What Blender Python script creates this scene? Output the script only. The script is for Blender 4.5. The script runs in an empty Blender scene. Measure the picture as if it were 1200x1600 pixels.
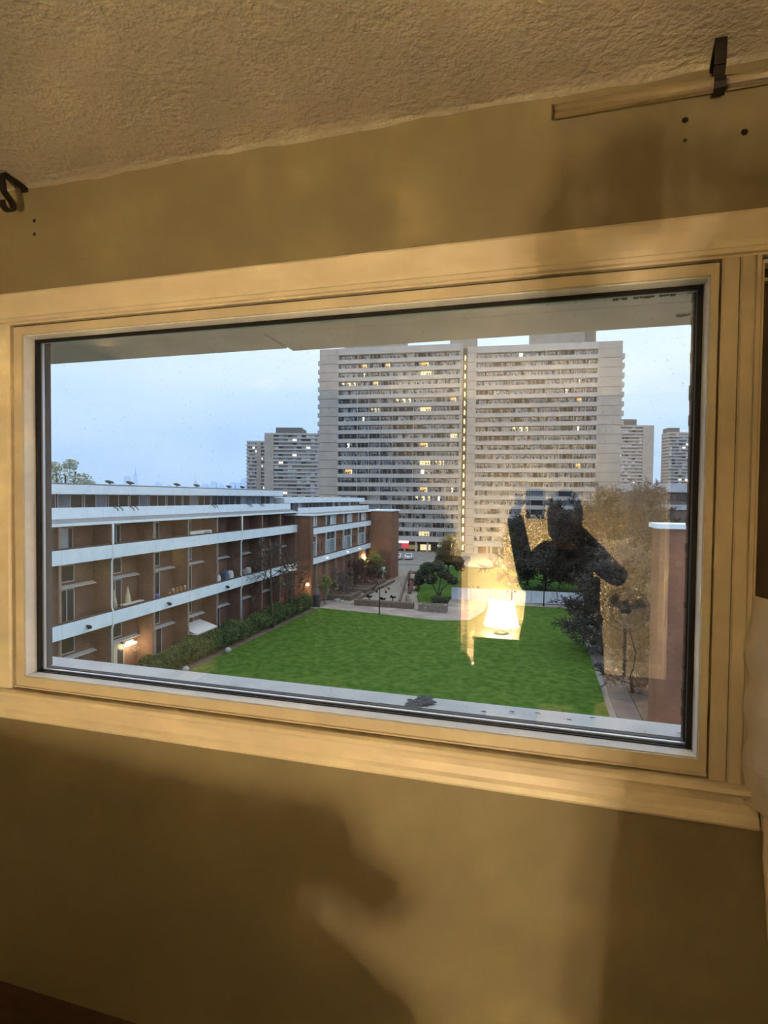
import bpy, bmesh, math, random
from mathutils import Vector, Matrix
random.seed(7)
SC = bpy.context.scene
COL = SC.collection
# ------------------------------------------------------------------ camera
YAW, PITCH, ROLL = math.radians(15.4), math.atan(23.5/855), 0.0105
EYE = Vector((0, 0, 1.53))
_f = Vector((-math.sin(YAW)*math.cos(PITCH), math.cos(YAW)*math.cos(PITCH), -math.sin(PITCH)))
_r0 = Vector((math.cos(YAW), math.sin(YAW), 0)); _u0 = _r0.cross(_f)
CR = _r0*math.cos(ROLL)+_u0*math.sin(ROLL); CU = -_r0*math.sin(ROLL)+_u0*math.cos(ROLL)
cd = bpy.data.cameras.new('camera'); cam = bpy.data.objects.new('camera', cd); COL.objects.link(cam)
cd.sensor_fit = 'VERTICAL'; cd.sensor_height = 36; cd.lens = 36*855/1600; cd.clip_start = 0.05; cd.clip_end = 5000
M = Matrix.Identity(4)
for i in range(3):
    M[i][0] = CR[i]; M[i][1] = CU[i]; M[i][2] = -_f[i]; M[i][3] = EYE[i]
cam.matrix_world = M
SC.camera = cam
# ------------------------------------------------------------------ exposure, sky, lamp power
SC.view_settings.view_transform = 'Standard'; SC.view_settings.look = 'None'
SC.view_settings.exposure = 0.6; SC.view_settings.gamma = 1.0; SC.view_settings.use_curve_mapping = False
SC.cycles.max_bounces = 10; SC.cycles.transparent_max_bounces = 24; SC.cycles.diffuse_bounces = 5
SC.cycles.use_denoising = True
SC.cycles.sample_clamp_indirect = 0
LAMP_W = 620.0
LAMP_COL = (1.0, 0.74, 0.46)
w = bpy.data.worlds.new('sky'); SC.world = w; w.use_nodes = True
nt = w.node_tree; nt.nodes.clear()
def N(nt, t, **k):
    n = nt.nodes.new(t)
    for a, b in k.items(): setattr(n, a, b)
    return n
wo = N(nt, 'ShaderNodeOutputWorld'); bg = N(nt, 'ShaderNodeBackground'); tc = N(nt, 'ShaderNodeTexCoord')
sp = N(nt, 'ShaderNodeSeparateXYZ'); cr = N(nt, 'ShaderNodeValToRGB')
e = cr.color_ramp.elements
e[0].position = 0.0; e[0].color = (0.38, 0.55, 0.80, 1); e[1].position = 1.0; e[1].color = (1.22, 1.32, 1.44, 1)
x = cr.color_ramp.elements.new(0.10); x.color = (0.44, 0.62, 0.87, 1)
x = cr.color_ramp.elements.new(0.24); x.color = (0.57, 0.73, 0.94, 1)
mp = N(nt, 'ShaderNodeMapping'); mp.inputs['Scale'].default_value = (1.2, 1.2, 5)
nz = N(nt, 'ShaderNodeTexNoise'); nz.inputs['Scale'].default_value = 2.2; nz.inputs['Detail'].default_value = 5
mx = N(nt, 'ShaderNodeMix', data_type='RGBA', blend_type='OVERLAY'); mx.inputs[0].default_value = 0.24
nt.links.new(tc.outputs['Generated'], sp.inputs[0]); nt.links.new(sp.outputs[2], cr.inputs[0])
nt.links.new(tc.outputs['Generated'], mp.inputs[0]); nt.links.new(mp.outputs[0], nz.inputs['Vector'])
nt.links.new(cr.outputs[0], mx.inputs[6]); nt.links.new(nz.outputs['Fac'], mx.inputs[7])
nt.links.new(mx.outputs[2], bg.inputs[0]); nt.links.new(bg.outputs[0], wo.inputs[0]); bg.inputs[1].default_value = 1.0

# ------------------------------------------------------------------ materials
MATS = {}
def mat(name, col, rough=0.7, metal=0.0, noise=None, bump=None, emit=None, spec=0.4, stretch=(1, 1, 1), trans=0):
    """noise=(scale, second colour, amount); bump=(scale, strength)"""
    if name in MATS: return MATS[name]
    m = bpy.data.materials.new(name); m.use_nodes = True; t = m.node_tree
    b = t.nodes['Principled BSDF']; b.inputs['Base Color'].default_value = (*col, 1)
    b.inputs['Roughness'].default_value = rough; b.inputs['Metallic'].default_value = metal
    b.inputs['Specular IOR Level'].default_value = spec
    if noise or bump:
        g = N(t, 'ShaderNodeNewGeometry'); mpn = N(t, 'ShaderNodeMapping'); mpn.inputs['Scale'].default_value = stretch
        t.links.new(g.outputs['Position'], mpn.inputs[0])
    if noise:
        n = N(t, 'ShaderNodeTexNoise'); n.inputs['Scale'].default_value = noise[0]; n.inputs['Detail'].default_value = 6
        rmp = N(t, 'ShaderNodeMapRange'); rmp.inputs[1].default_value = 0.5-0.5/noise[2]*0.5; rmp.inputs[2].default_value = 0.5+0.5/noise[2]*0.5
        mix = N(t, 'ShaderNodeMix', data_type='RGBA'); mix.inputs[6].default_value = (*col, 1); mix.inputs[7].default_value = (*noise[1], 1)
        t.links.new(mpn.outputs[0], n.inputs['Vector']); t.links.new(n.outputs['Fac'], rmp.inputs[0])
        t.links.new(rmp.outputs[0], mix.inputs[0]); t.links.new(mix.outputs[2], b.inputs['Base Color'])
    if bump:
        n2 = N(t, 'ShaderNodeTexNoise'); n2.inputs['Scale'].default_value = bump[0]; n2.inputs['Detail'].default_value = 4
        bm = N(t, 'ShaderNodeBump'); bm.inputs['Strength'].default_value = bump[1]; bm.inputs['Distance'].default_value = bump[2] if len(bump) > 2 else 0.01
        t.links.new(mpn.outputs[0], n2.inputs['Vector']); t.links.new(n2.outputs['Fac'], bm.inputs['Height']); t.links.new(bm.outputs[0], b.inputs['Normal'])
    if emit:
        b.inputs['Emission Color'].default_value = (*emit[0], 1); b.inputs['Emission Strength'].default_value = emit[1]
    MATS[name] = m; return m
def brick_mat(name, c1, c2, mortar, scale=1.0):
    m = bpy.data.materials.new(name); m.use_nodes = True; t = m.node_tree; b = t.nodes['Principled BSDF']
    g = N(t, 'ShaderNodeNewGeometry'); s = N(t, 'ShaderNodeSeparateXYZ'); a = N(t, 'ShaderNodeMath', operation='ADD'); c = N(t, 'ShaderNodeCombineXYZ')
    br = N(t, 'ShaderNodeTexBrick'); br.inputs['Scale'].default_value = 4.5*scale; br.inputs['Color1'].default_value = (*c1, 1); br.inputs['Color2'].default_value = (*c2, 1)
    br.inputs['Mortar'].default_value = (*mortar, 1); br.inputs['Mortar Size'].default_value = 0.02; br.inputs['Row Height'].default_value = 0.32; br.inputs['Brick Width'].default_value = 0.95
    n = N(t, 'ShaderNodeTexNoise'); n.inputs['Scale'].default_value = 0.5; n.inputs['Detail'].default_value = 7
    mix = N(t, 'ShaderNodeMix', data_type='RGBA', blend_type='OVERLAY'); mix.inputs[0].default_value = 0.45
    L = t.links.new
    L(g.outputs['Position'], s.inputs[0]); L(s.outputs[0], a.inputs[0]); L(s.outputs[1], a.inputs[1]); L(a.outputs[0], c.inputs[0]); L(s.outputs[2], c.inputs[1])
    L(c.outputs[0], br.inputs['Vector']); L(g.outputs['Position'], n.inputs['Vector']); L(br.outputs['Color'], mix.inputs[6]); L(n.outputs['Fac'], mix.inputs[7])
    L(mix.outputs[2], b.inputs['Base Color']); b.inputs['Roughness'].default_value = 0.9; b.inputs['Specular IOR Level'].default_value = 0.1
    MATS[name] = m; return m
def glass_mat(name, r0, dirt=0.0):
    m = bpy.data.materials.new(name); m.use_nodes = True; t = m.node_tree; t.nodes.clear(); L = t.links.new
    o = N(t, 'ShaderNodeOutputMaterial'); mix = N(t, 'ShaderNodeMixShader'); tr = N(t, 'ShaderNodeBsdfTransparent'); gl = N(t, 'ShaderNodeBsdfGlossy')
    gl.inputs['Roughness'].default_value = 0.0; gl.inputs[0].default_value = (1, 1, 1, 1); tr.inputs[0].default_value = (0.97, 0.98, 0.975, 1)
    lw = N(t, 'ShaderNodeLayerWeight'); lw.inputs[0].default_value = 0.5
    p = N(t, 'ShaderNodeMath', operation='POWER'); p.inputs[1].default_value = 5
    ma = N(t, 'ShaderNodeMath', operation='MULTIPLY_ADD'); ma.inputs[1].default_value = 0.85; ma.inputs[2].default_value = r0
    L(lw.outputs['Facing'], p.inputs[0]); L(p.outputs[0], ma.inputs[0]); L(ma.outputs[0], mix.inputs[0]); L(tr.outputs[0], mix.inputs[1]); L(gl.outputs[0], mix.inputs[2])
    last = mix
    if dirt:
        df = N(t, 'ShaderNodeBsdfDiffuse'); df.inputs[0].default_value = (0.6, 0.6, 0.58, 1)
        g = N(t, 'ShaderNodeNewGeometry'); n = N(t, 'ShaderNodeTexNoise'); n.inputs['Scale'].default_value = 140; n.inputs['Detail'].default_value = 2
        n2 = N(t, 'ShaderNodeTexNoise'); n2.inputs['Scale'].default_value = 5; n2.inputs['Detail'].default_value = 4
        mr = N(t, 'ShaderNodeMapRange'); mr.inputs[1].default_value = 0.68; mr.inputs[2].default_value = 0.75; mr.inputs[4].default_value = 0.25
        mr2 = N(t, 'ShaderNodeMapRange'); mr2.inputs[1].default_value = 0.45; mr2.inputs[2].default_value = 0.75; mr2.inputs[4].default_value = dirt
        ad = N(t, 'ShaderNodeMath', operation='ADD'); m2 = N(t, 'ShaderNodeMixShader')
        L(g.outputs['Position'], n.inputs['Vector']); L(g.outputs['Position'], n2.inputs['Vector']); L(n.outputs['Fac'], mr.inputs[0]); L(n2.outputs['Fac'], mr2.inputs[0])
        L(mr.outputs[0], ad.inputs[0]); L(mr2.outputs[0], ad.inputs[1]); L(ad.outputs[0], m2.inputs[0]); L(mix.outputs[0], m2.inputs[1]); L(df.outputs[0], m2.inputs[2]); last = m2
    L(last.outputs[0], o.inputs[0]); MATS[name] = m; return m

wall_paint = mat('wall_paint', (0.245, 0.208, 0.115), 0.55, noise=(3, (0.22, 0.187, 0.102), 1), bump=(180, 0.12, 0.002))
ceil_paint = mat('ceiling_paint', (0.44, 0.405, 0.30), 0.85, noise=(8, (0.40, 0.365, 0.27), 1), bump=(70, 1.0, 0.008))
trim_paint = mat('trim_paint', (0.76, 0.68, 0.50), 0.38, noise=(14, (0.66, 0.58, 0.42), 1.2), bump=(60, 0.08, 0.002), stretch=(0.4, 1, 1.5))
frame_paint = mat('frame_paint', (0.66, 0.59, 0.42), 0.22, noise=(20, (0.6, 0.53, 0.38), 1))
alu = mat('aluminium', (0.86, 0.87, 0.88), 0.4, 0.0, noise=(30, (0.76, 0.77, 0.78), 1))
rubber = mat('black_gasket', (0.006, 0.006, 0.006), 0.6)
black_metal = mat('black_metal', (0.012, 0.009, 0.007), 0.45, 0.3)
brass = mat('brushed_rod', (0.98, 0.88, 0.66), 0.28, 1.0, noise=(200, (0.9, 0.8, 0.58), 1))
pane_m = glass_mat('window_glass', 0.100, 0.012)
wood_floor = mat('wood_floor', (0.10, 0.055, 0.03), 0.35, noise=(6, (0.06, 0.035, 0.02), 1.5), stretch=(1, 8, 1))
dark_wood = mat('dark_wood', (0.05, 0.03, 0.02), 0.5, noise=(10, (0.08, 0.05, 0.03), 1), stretch=(1, 1, 6))
ext_white = mat('sill_paint', (0.90, 0.92, 0.94), 0.6, noise=(9, (0.72, 0.75, 0.78), 1.5), bump=(90, 0.2, 0.002))
soffit_m = mat('soffit_paint', (0.66, 0.60, 0.56), 0.7, noise=(5, (0.58, 0.52, 0.48), 1.5))
dark_brown = mat('jamb_brown', (0.05, 0.04, 0.045), 0.7)
brick = brick_mat('brown_brick', (0.24, 0.135, 0.10), (0.18, 0.10, 0.078), (0.2, 0.15, 0.12))
brick_red = brick_mat('red_brick', (0.25, 0.125, 0.085), (0.2, 0.10, 0.07), (0.19, 0.13, 0.10))
white_conc = mat('white_concrete', (0.80, 0.87, 0.93), 0.8, noise=(1.2, (0.70, 0.78, 0.85), 1.5))
pier_edge = mat('pier_edge', (0.34, 0.24, 0.19), 0.85, noise=(2, (0.25, 0.17, 0.13), 1.5))
eave_grey = mat('roof_grey', (0.24, 0.25, 0.26), 0.8, noise=(1, (0.19, 0.2, 0.2), 1))
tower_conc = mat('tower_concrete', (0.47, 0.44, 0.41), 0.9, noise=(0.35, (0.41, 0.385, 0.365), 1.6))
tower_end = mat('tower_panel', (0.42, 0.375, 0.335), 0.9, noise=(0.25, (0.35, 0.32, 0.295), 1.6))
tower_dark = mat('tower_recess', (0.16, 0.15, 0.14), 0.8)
w_curtain = mat('pane_curtain', (0.72, 0.73, 0.72), 0.5, noise=(1.3, (0.5, 0.52, 0.54), 1.5))
w_sky = mat('pane_sky', (0.42, 0.46, 0.50), 0.25, noise=(0.9, (0.28, 0.31, 0.36), 1.5))  # reflected sky painted in as a grey-blue base colour
w_dark = mat('pane_dark', (0.05, 0.055, 0.06), 0.2)
w_lit = mat('pane_lit', (0.5, 0.45, 0.3), 0.5, emit=((1.0, 0.80, 0.45), 0.75))
w_orange = mat('pane_orange', (0.5, 0.3, 0.1), 0.5, emit=((1.0, 0.5, 0.14), 0.9))
w_white = mat('pane_white', (0.5, 0.5, 0.5), 0.5, emit=((1.0, 0.93, 0.75), 1.0))
lamp_warm = mat('lamp_warm', (1, 0.8, 0.5), 0.5, emit=((1.0, 0.72, 0.32), 9))
stair_glow = mat('stair_glow', (1, 0.8, 0.5), 0.5, emit=((1.0, 0.78, 0.36), 1.5))
frame_white = mat('white_frame', (0.6, 0.6, 0.58), 0.6)
grass = mat('grass', (0.040, 0.092, 0.012), 0.95, noise=(1.5, (0.088, 0.150, 0.028), 1.5), bump=(3, 1.0, 0.12), spec=0.05)
grass_far = mat('grass_far', (0.055, 0.11, 0.025), 0.95, noise=(0.3, (0.04, 0.095, 0.018), 1.5), spec=0.05)
mulch = mat('mulch', (0.12, 0.085, 0.06), 0.95, noise=(1.5, (0.17, 0.13, 0.095), 2))
asphalt = mat('asphalt', (0.20, 0.19, 0.17), 0.9, noise=(0.4, (0.27, 0.25, 0.22), 1.6))
paving = brick_mat('paving', (0.33, 0.28, 0.25), (0.29, 0.245, 0.22), (0.22, 0.185, 0.165), 0.12)
sand = mat('sand', (0.24, 0.215, 0.18), 0.95, noise=(0.8, (0.30, 0.26, 0.21), 1.5))
timber = mat('timber', (0.12, 0.085, 0.06), 0.8, noise=(2, (0.18, 0.13, 0.1), 1.5))
stone = mat('pale_stone', (0.42, 0.40, 0.36), 0.9, noise=(2, (0.3, 0.28, 0.25), 1.5))
fence_w = mat('fence_white', (0.62, 0.68, 0.76), 0.6, noise=(0.7, (0.52, 0.57, 0.65), 1.2))
bark = mat('bark', (0.075, 0.06, 0.048), 0.95, noise=(3, (0.12, 0.10, 0.08), 1.5))
bark_dark = mat('bark_dark', (0.045, 0.040, 0.036), 0.95, noise=(3, (0.075, 0.068, 0.06), 1.5))
bark_pale = mat('bark_pale', (0.19, 0.165, 0.145), 0.95, noise=(3, (0.13, 0.11, 0.10), 1.5))
bark_plum = mat('bark_plum', (0.12, 0.075, 0.06), 0.95, noise=(3, (0.08, 0.05, 0.045), 1.5))
leaf_pine = mat('needles', (0.035, 0.05, 0.03), 0.9, noise=(1.2, (0.065, 0.08, 0.045), 2))
leaf_hedge = mat('hedge_leaf', (0.055, 0.085, 0.028), 0.9, noise=(0.7, (0.10, 0.14, 0.045), 2.2))
leaf_yellow = mat('spring_leaf', (0.20, 0.21, 0.05), 0.9, noise=(1.5, (0.14, 0.17, 0.05), 2))
leaf_pale = mat('pale_leaf', (0.42, 0.46, 0.36), 0.9, noise=(1.5, (0.26, 0.32, 0.22), 2))
haze_m = mat('painted_haze', (0.56, 0.67, 0.84), 0.9)  # aerial haze painted into the base colour as pale blue
car_white = mat('car_white', (0.7, 0.72, 0.75), 0.3); car_grey = mat('car_grey', (0.2, 0.21, 0.23), 0.3); tyre = mat('tyre', (0.02, 0.02, 0.02), 0.9)
red_sign = mat('red_sign', (0.6, 0.04, 0.05), 0.6, emit=((0.9, 0.1, 0.12), 0.35))
white_sign = mat('white_sign', (0.8, 0.8, 0.8), 0.6, emit=((1, 0.97, 0.92), 0.9))
blue_plastic = mat('blue_plastic', (0.06, 0.12, 0.5), 0.5)
beige_cloth = mat('beige_cloth', (0.55, 0.47, 0.3), 0.9)
white_plastic = mat('white_plastic', (0.72, 0.70, 0.64), 0.4)

# ------------------------------------------------------------------ mesh helpers
ORG = {}
class MB:
    def __init__(s): s.v = []; s.f = []; s.m = []; s.sm = []
    def box(s, x0, x1, y0, y1, z0, z1, m=0):
        b = len(s.v); s.v += [(x, y, z) for z in (z0, z1) for y in (y0, y1) for x in (x0, x1)]
        for q in ((0, 2, 3, 1), (4, 5, 7, 6), (0, 1, 5, 4), (2, 6, 7, 3), (0, 4, 6, 2), (1, 3, 7, 5)):
            s.f.append(tuple(b+i for i in q)); s.m.append(m); s.sm.append(False)
        return s
    def poly(s, pts, m=0):
        b = len(s.v); s.v += [tuple(p) for p in pts]; s.f.append(tuple(range(b, b+len(pts)))); s.m.append(m); s.sm.append(False); return s
    def prism(s, pts, axis, a0, a1, m=0):
        """extrude a closed 2D outline along an axis: 'x' -> pts (y,z); 'y' -> pts (x,z); 'z' -> pts (x,y)"""
        def P(p, a): return (a, p[0], p[1]) if axis == 'x' else ((p[0], a, p[1]) if axis == 'y' else (p[0], p[1], a))
        b = len(s.v); n = len(pts); s.v += [P(p, a0) for p in pts]+[P(p, a1) for p in pts]
        for i in range(n):
            j = (i+1) % n; s.f.append((b+i, b+j, b+n+j, b+n+i)); s.m.append(m); s.sm.append(False)
        s.f.append(tuple(b+i for i in range(n-1, -1, -1))); s.f.append(tuple(b+n+i for i in range(n))); s.m += [m, m]; s.sm += [False, False]; return s
    def tube(s, pts, r, n=6, m=0, cap=True, smooth=True):
        b0 = len(s.v); rs = r if isinstance(r, (list, tuple)) else [r]*len(pts)
        pts = [Vector(p) for p in pts]; ref = None
        for i, p in enumerate(pts):
            d = (pts[min(i+1, len(pts)-1)]-pts[max(i-1, 0)]).normalized()
            if ref is None: ref = d.orthogonal().normalized()
            a = (ref-d*ref.dot(d))
            a = a.normalized() if a.length > 1e-6 else d.orthogonal().normalized()
            ref = a; c = d.cross(a)
            for k in range(n):
                t = 2*math.pi*k/n; q = p+(a*math.cos(t)+c*math.sin(t))*rs[i]; s.v.append((q.x, q.y, q.z))
        for i in range(len(pts)-1):
            for k in range(n):
                k2 = (k+1) % n; s.f.append((b0+i*n+k, b0+i*n+k2, b0+(i+1)*n+k2, b0+(i+1)*n+k)); s.m.append(m); s.sm.append(smooth)
        if cap:
            s.f.append(tuple(b0+k for k in range(n-1, -1, -1))); e0 = b0+(len(pts)-1)*n; s.f.append(tuple(e0+k for k in range(n))); s.m += [m, m]; s.sm += [False, False]
        return s
    def lathe(s, prof, c=(0, 0, 0), n=24, m=0, axis='z', smooth=True):
        b = len(s.v)
        for (r, h) in prof:
            for k in range(n):
                t = 2*math.pi*k/n; a, d = r*math.cos(t), r*math.sin(t)
                s.v.append((c[0]+a, c[1]+d, c[2]+h) if axis == 'z' else (c[0]+a, c[1]+h, c[2]+d))
        for i in range(len(prof)-1):
            for k in range(n):
                k2 = (k+1) % n; s.f.append((b+i*n+k, b+i*n+k2, b+(i+1)*n+k2, b+(i+1)*n+k)); s.m.append(m); s.sm.append(smooth)
        return s
    def mesh(s, name, mats, off=(0, 0, 0)):
        me = bpy.data.meshes.new(name)
        me.from_pydata([(v[0]-off[0], v[1]-off[1], v[2]-off[2]) for v in s.v], [], s.f)
        for m in (mats if isinstance(mats, (list, tuple)) else [mats]): me.materials.append(m)
        me.polygons.foreach_set('material_index', s.m); me.polygons.foreach_set('use_smooth', s.sm); me.update(); return me
def tag(o, label=None, cat=None, group=None, kind=None):
    if label: o['label'] = label
    if cat: o['category'] = cat
    if group: o['group'] = group
    if kind: o['kind'] = kind
    return o
def link(name, me, parent=None, at=(0, 0, 0), local=False, rz=0, sc=None):
    """at: world position of the mesh origin (parents along these chains are unrotated unless local=True)"""
    o = bpy.data.objects.new(name, me); COL.objects.link(o)
    if parent is not None:
        o.parent = parent; po = (0, 0, 0) if local else ORG.get(parent.name, (0, 0, 0))
        o.location = (at[0]-po[0], at[1]-po[1], at[2]-po[2])
    else: o.location = at
    o.rotation_euler[2] = rz
    if sc: o.scale = sc
    ORG[o.name] = at if not local else (0, 0, 0)
    return o
def empty(name, at, label=None, cat=None, group=None, kind=None, rz=0):
    o = bpy.data.objects.new(name, None); COL.objects.link(o); o.location = at; o.rotation_euler[2] = rz; o.empty_display_size = 0.2
    ORG[o.name] = at; return tag(o, label, cat, group, kind)
def build(mb, name, mats, parent=None, local=False, **t):
    """vertices of mb are in world coordinates (or in the parent's frame if local)"""
    if local: return tag(link(name, mb.mesh(name, mats), parent, (0, 0, 0), True), **t)
    xs = [v[0] for v in mb.v]; ys = [v[1] for v in mb.v]; zs = [v[2] for v in mb.v]
    c = ((min(xs)+max(xs))/2, (min(ys)+max(ys))/2, min(zs))
    return tag(link(name, mb.mesh(name, mats, c), parent, c), **t)
def bx(name, m, b, parent=None, local=False, **t): return build(MB().box(*b), name, m, parent, local, **t)

# ================================================================== ROOM
WY, H = 1.3, 2.435
XL, XR, YB = -2.7, 1.95, -2.42
fw = MB()
O1 = (-1.54, 0.40, 0.93, 2.06); O2 = (0.43, 1.42, 0.93, 2.06)
for b in ((XL-.1, XR+.1, 0, .93), (XL-.1, XR+.1, 2.06, H+.1), (XL-.1, O1[0], .93, 2.06), (O1[1], O2[0], .93, 2.06), (O2[1], XR+.1, .93, 2.06)):
    fw.box(b[0], b[1], WY, WY+.12, b[2], b[3])
wf = build(fw, 'wall_front', wall_paint, kind='structure')
bx('wall_left', wall_paint, (XL-.1, XL, YB, WY, 0, H), kind='structure')
bx('wall_right', wall_paint, (XR, XR+.1, YB, WY, 0, H), kind='structure')
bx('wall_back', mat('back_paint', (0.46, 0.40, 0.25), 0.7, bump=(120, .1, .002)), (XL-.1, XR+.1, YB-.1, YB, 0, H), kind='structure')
bx('floor', wood_floor, (XL-.1, XR+.1, YB-.1, WY+.1, -.1, 0), kind='structure')
# ceiling: stippled plaster with a slightly uneven rounded bead where it meets the front wall
cb = MB(); nx = 90
for i in range(nx):
    xa = XL+(XR-XL)*i/nx; xb = XL+(XR-XL)*(i+1)/nx
    def zz(x): return H-.004-0.003*math.sin(x*9)-0.002*math.sin(x*31+1)-.0015*math.sin(x*77)
    cb.poly([(xa, WY-.035, H), (xb, WY-.035, H), (xb, WY-.012, zz(xb)+.002), (xa, WY-.012, zz(xa)+.002)][::-1])
    cb.poly([(xa, WY-.012, zz(xa)+.002), (xb, WY-.012, zz(xb)+.002), (xb, WY, zz(xb)-.004), (xa, WY, zz(xa)-.004)][::-1])
cb.box(XL-.1, XR+.1, YB-.1, WY+.1, H, H+.1)
build(cb, 'ceiling', ceil_paint, kind='structure')
bx('baseboard_back', trim_paint, (XL, 1.075, YB, YB+.015, 0, .12), kind='structure')
bx('baseboard_left', trim_paint, (XL, XL+.015, YB+.015, WY, 0, .10), kind='structure')
bx('baseboard_right', trim_paint, (XR-.015, XR, YB+.015, WY, 0, .10), kind='structure')
# door in the back wall
dr = empty('door_1', (1.45, YB, 0), kind='structure')
dc = MB().box(1.075, 1.10, YB, YB+.03, 0, 2.12).box(1.84, 1.90, YB, YB+.03, 0, 2.12).box(1.10, 1.84, YB, YB+.03, 2.06, 2.12)
build(dc, 'door_casing', trim_paint, dr)
dl = MB().box(1.10, 1.84, YB+.001, YB+.018, 0.01, 2.06)
for z0, z1 in ((.2, .95), (1.1, 1.9)):
    for a, b in ((1.18, 1.43), (1.51, 1.76)): dl.box(a, b, YB+.018, YB+.024, z0, z1)
build(dl, 'door_leaf', mat('door_brown', (0.16, 0.10, 0.06), 0.5), dr)
build(MB().lathe([(.0, .0), (.012, 0), (.012, .03), (.027, .04), (.03, .055), (.02, .07), (0, .072)], (1.17, YB+.018, 1.0), 16, axis='y'), 'door_knob', brass, dr)
# screw holes left where brackets used to be
for x, z, r in ((.291, 2.330, .0052), (.292, 2.288, .003), (.402, 2.287, .0055), (-1.435, 2.332, .0045), (-1.435, 2.293, .0045)):
    build(MB().lathe([(r*1.25, -.0012), (r, -.0016), (r*.4, -.0006)], (x, WY, z), 10, axis='y').lathe([(0, -.0008), (r, -.0008)], (x, WY, z), 10, axis='y'), 'screw_hole', black_metal, wf)

# ---- window_1 : big fixed pane
def ring(x0, x1, z0, z1, t, y0, y1, mb=None):
    """rectangular ring of width t inside the outer rectangle; mitred"""
    mb = mb or MB()
    t = t if isinstance(t, tuple) else (t, t, t, t)     # left right bottom top
    o = [(x0, z0), (x1, z0), (x1, z1), (x0, z1)]; i = [(x0+t[0], z0+t[2]), (x1-t[1], z0+t[2]), (x1-t[1], z1-t[3]), (x0+t[0], z1-t[3])]
    for k in range(4):
        j = (k+1) % 4; mb.prism([o[k], o[j], i[j], i[k]], 'y', y0, y1)
    return mb
w1 = empty('window_1', (-.57, WY, .93), kind='structure')
hc = [(WY, 2.125), (WY-.017, 2.122), (WY-.020, 2.116), (WY-.018, 2.062), (WY-.016, 2.050), (WY-.021, 2.046), (WY-.021, 2.036), (WY-.014, 2.034), (WY-.014, 2.0295), (WY, 2.0295)]
build(MB().prism(hc, 'x', -1.568, 1.50), 'head_casing', trim_paint, w1)
ap = [(WY, .850), (WY-.024, .850), (WY-.027, .856), (WY-.024, .868), (WY-.018, .876), (WY-.015, .895), (WY-.018, .911), (WY-.030, .917), (WY-.034, .924), (WY-.030, .932), (WY-.020, .936), (WY, .938)]
build(MB().prism(ap, 'x', -1.570, .4575), 'sill_casing', trim_paint, w1)
sc_ = [(-1.568, WY), (-1.568, WY-.012), (-1.562, WY-.016), (-1.526, WY-.016), (-1.521, WY-.012), (-1.5165, WY-.012), (-1.5165, WY)]
build(MB().prism(sc_, 'z', .938, 2.0295), 'side_casing', trim_paint, w1)
build(MB().prism([(.3655, WY+.02), (.3655, WY-.010), (.370, WY-.013), (.3965, WY-.013), (.3965, WY+.02)], 'z', .938, 2.0295), 'mullion_board', frame_paint, w1)
build(MB().prism([(.3990, WY+.02), (.3990, WY-.011), (.4025, WY-.014), (.4225, WY-.014), (.4240, WY-.009), (.4265, WY-.009), (.4280, WY-.014), (.4360, WY-.014), (.4385, WY-.010), (.4385, WY+.02)], 'z', .938, 2.0295), 'mullion_board', frame_paint, w1)
bx('groove_backing', mat('groove_shadow', (0.09, 0.06, 0.03), .9), (-1.53, .44, WY+.006, WY+.010, .936, 2.032), w1) if False else None
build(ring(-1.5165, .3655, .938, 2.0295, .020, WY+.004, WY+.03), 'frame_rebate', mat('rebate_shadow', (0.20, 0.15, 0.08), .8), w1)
fr_o = (-1.508, .3610, .949, 2.0235)
build(ring(*fr_o, (.030, .0150, .027, .0235), WY-.008, WY+.03), 'sash_frame', frame_paint, w1)
# thin stepped bead along the bottom of the sash
build(MB().prism([(WY-.008, .944), (WY-.013, .944), (WY-.013, .9475), (WY-.008, .949)], 'x', -1.508, .361), 'glazing_bead', frame_paint, w1)
GY = 1.345
build(ring(-1.484, .352, .969, 2.007, (.007, .0080, .009, .010), WY-.001, GY-.008), 'metal_return', alu, w1)
# raked inner faces of the return (bevelled towards the glass)
build(ring(-1.478, .345, .977, 1.998, (.010, .0125, .0032, .0100), GY-.009, GY-.001), 'gasket', rubber, w1)
gj = MB(); rr = random.Random(3)
for i in range(26):   # torn black sealant nibbling into the pane along the top right and right edge
    z = 1.985-.98*rr.random(); wdt = .001+.003*rr.random(); gj.box(.3330-wdt*.8, .336, GY+.019, GY+.033, z, z+.006+.02*rr.random())
for i in range(16):
    x = .335-.16*rr.random(); gj.box(x-.012*rr.random()-.006, x, GY+.019, GY+.033, 1.998-.002-.006*rr.random(), 2.000)
build(gj, 'torn_sealant', rubber, w1)
bx('pane', pane_m, (-1.472, .337, GY, GY+.005, .978, 1.991), w1)
build(ring(-1.4710, .3400, .9790, 1.9935, (.0060, .0040, .0052, .0040), GY+.006, GY+.014), 'spacer_bar', mat('spacer', (0.75, 0.76, 0.78), .3, .6), w1)
build(ring(-1.53, .375, .962, 2.05, (.054, .0430, .0235, .052), GY+.018, GY+.034), 'outer_gasket', rubber, w1)
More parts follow.
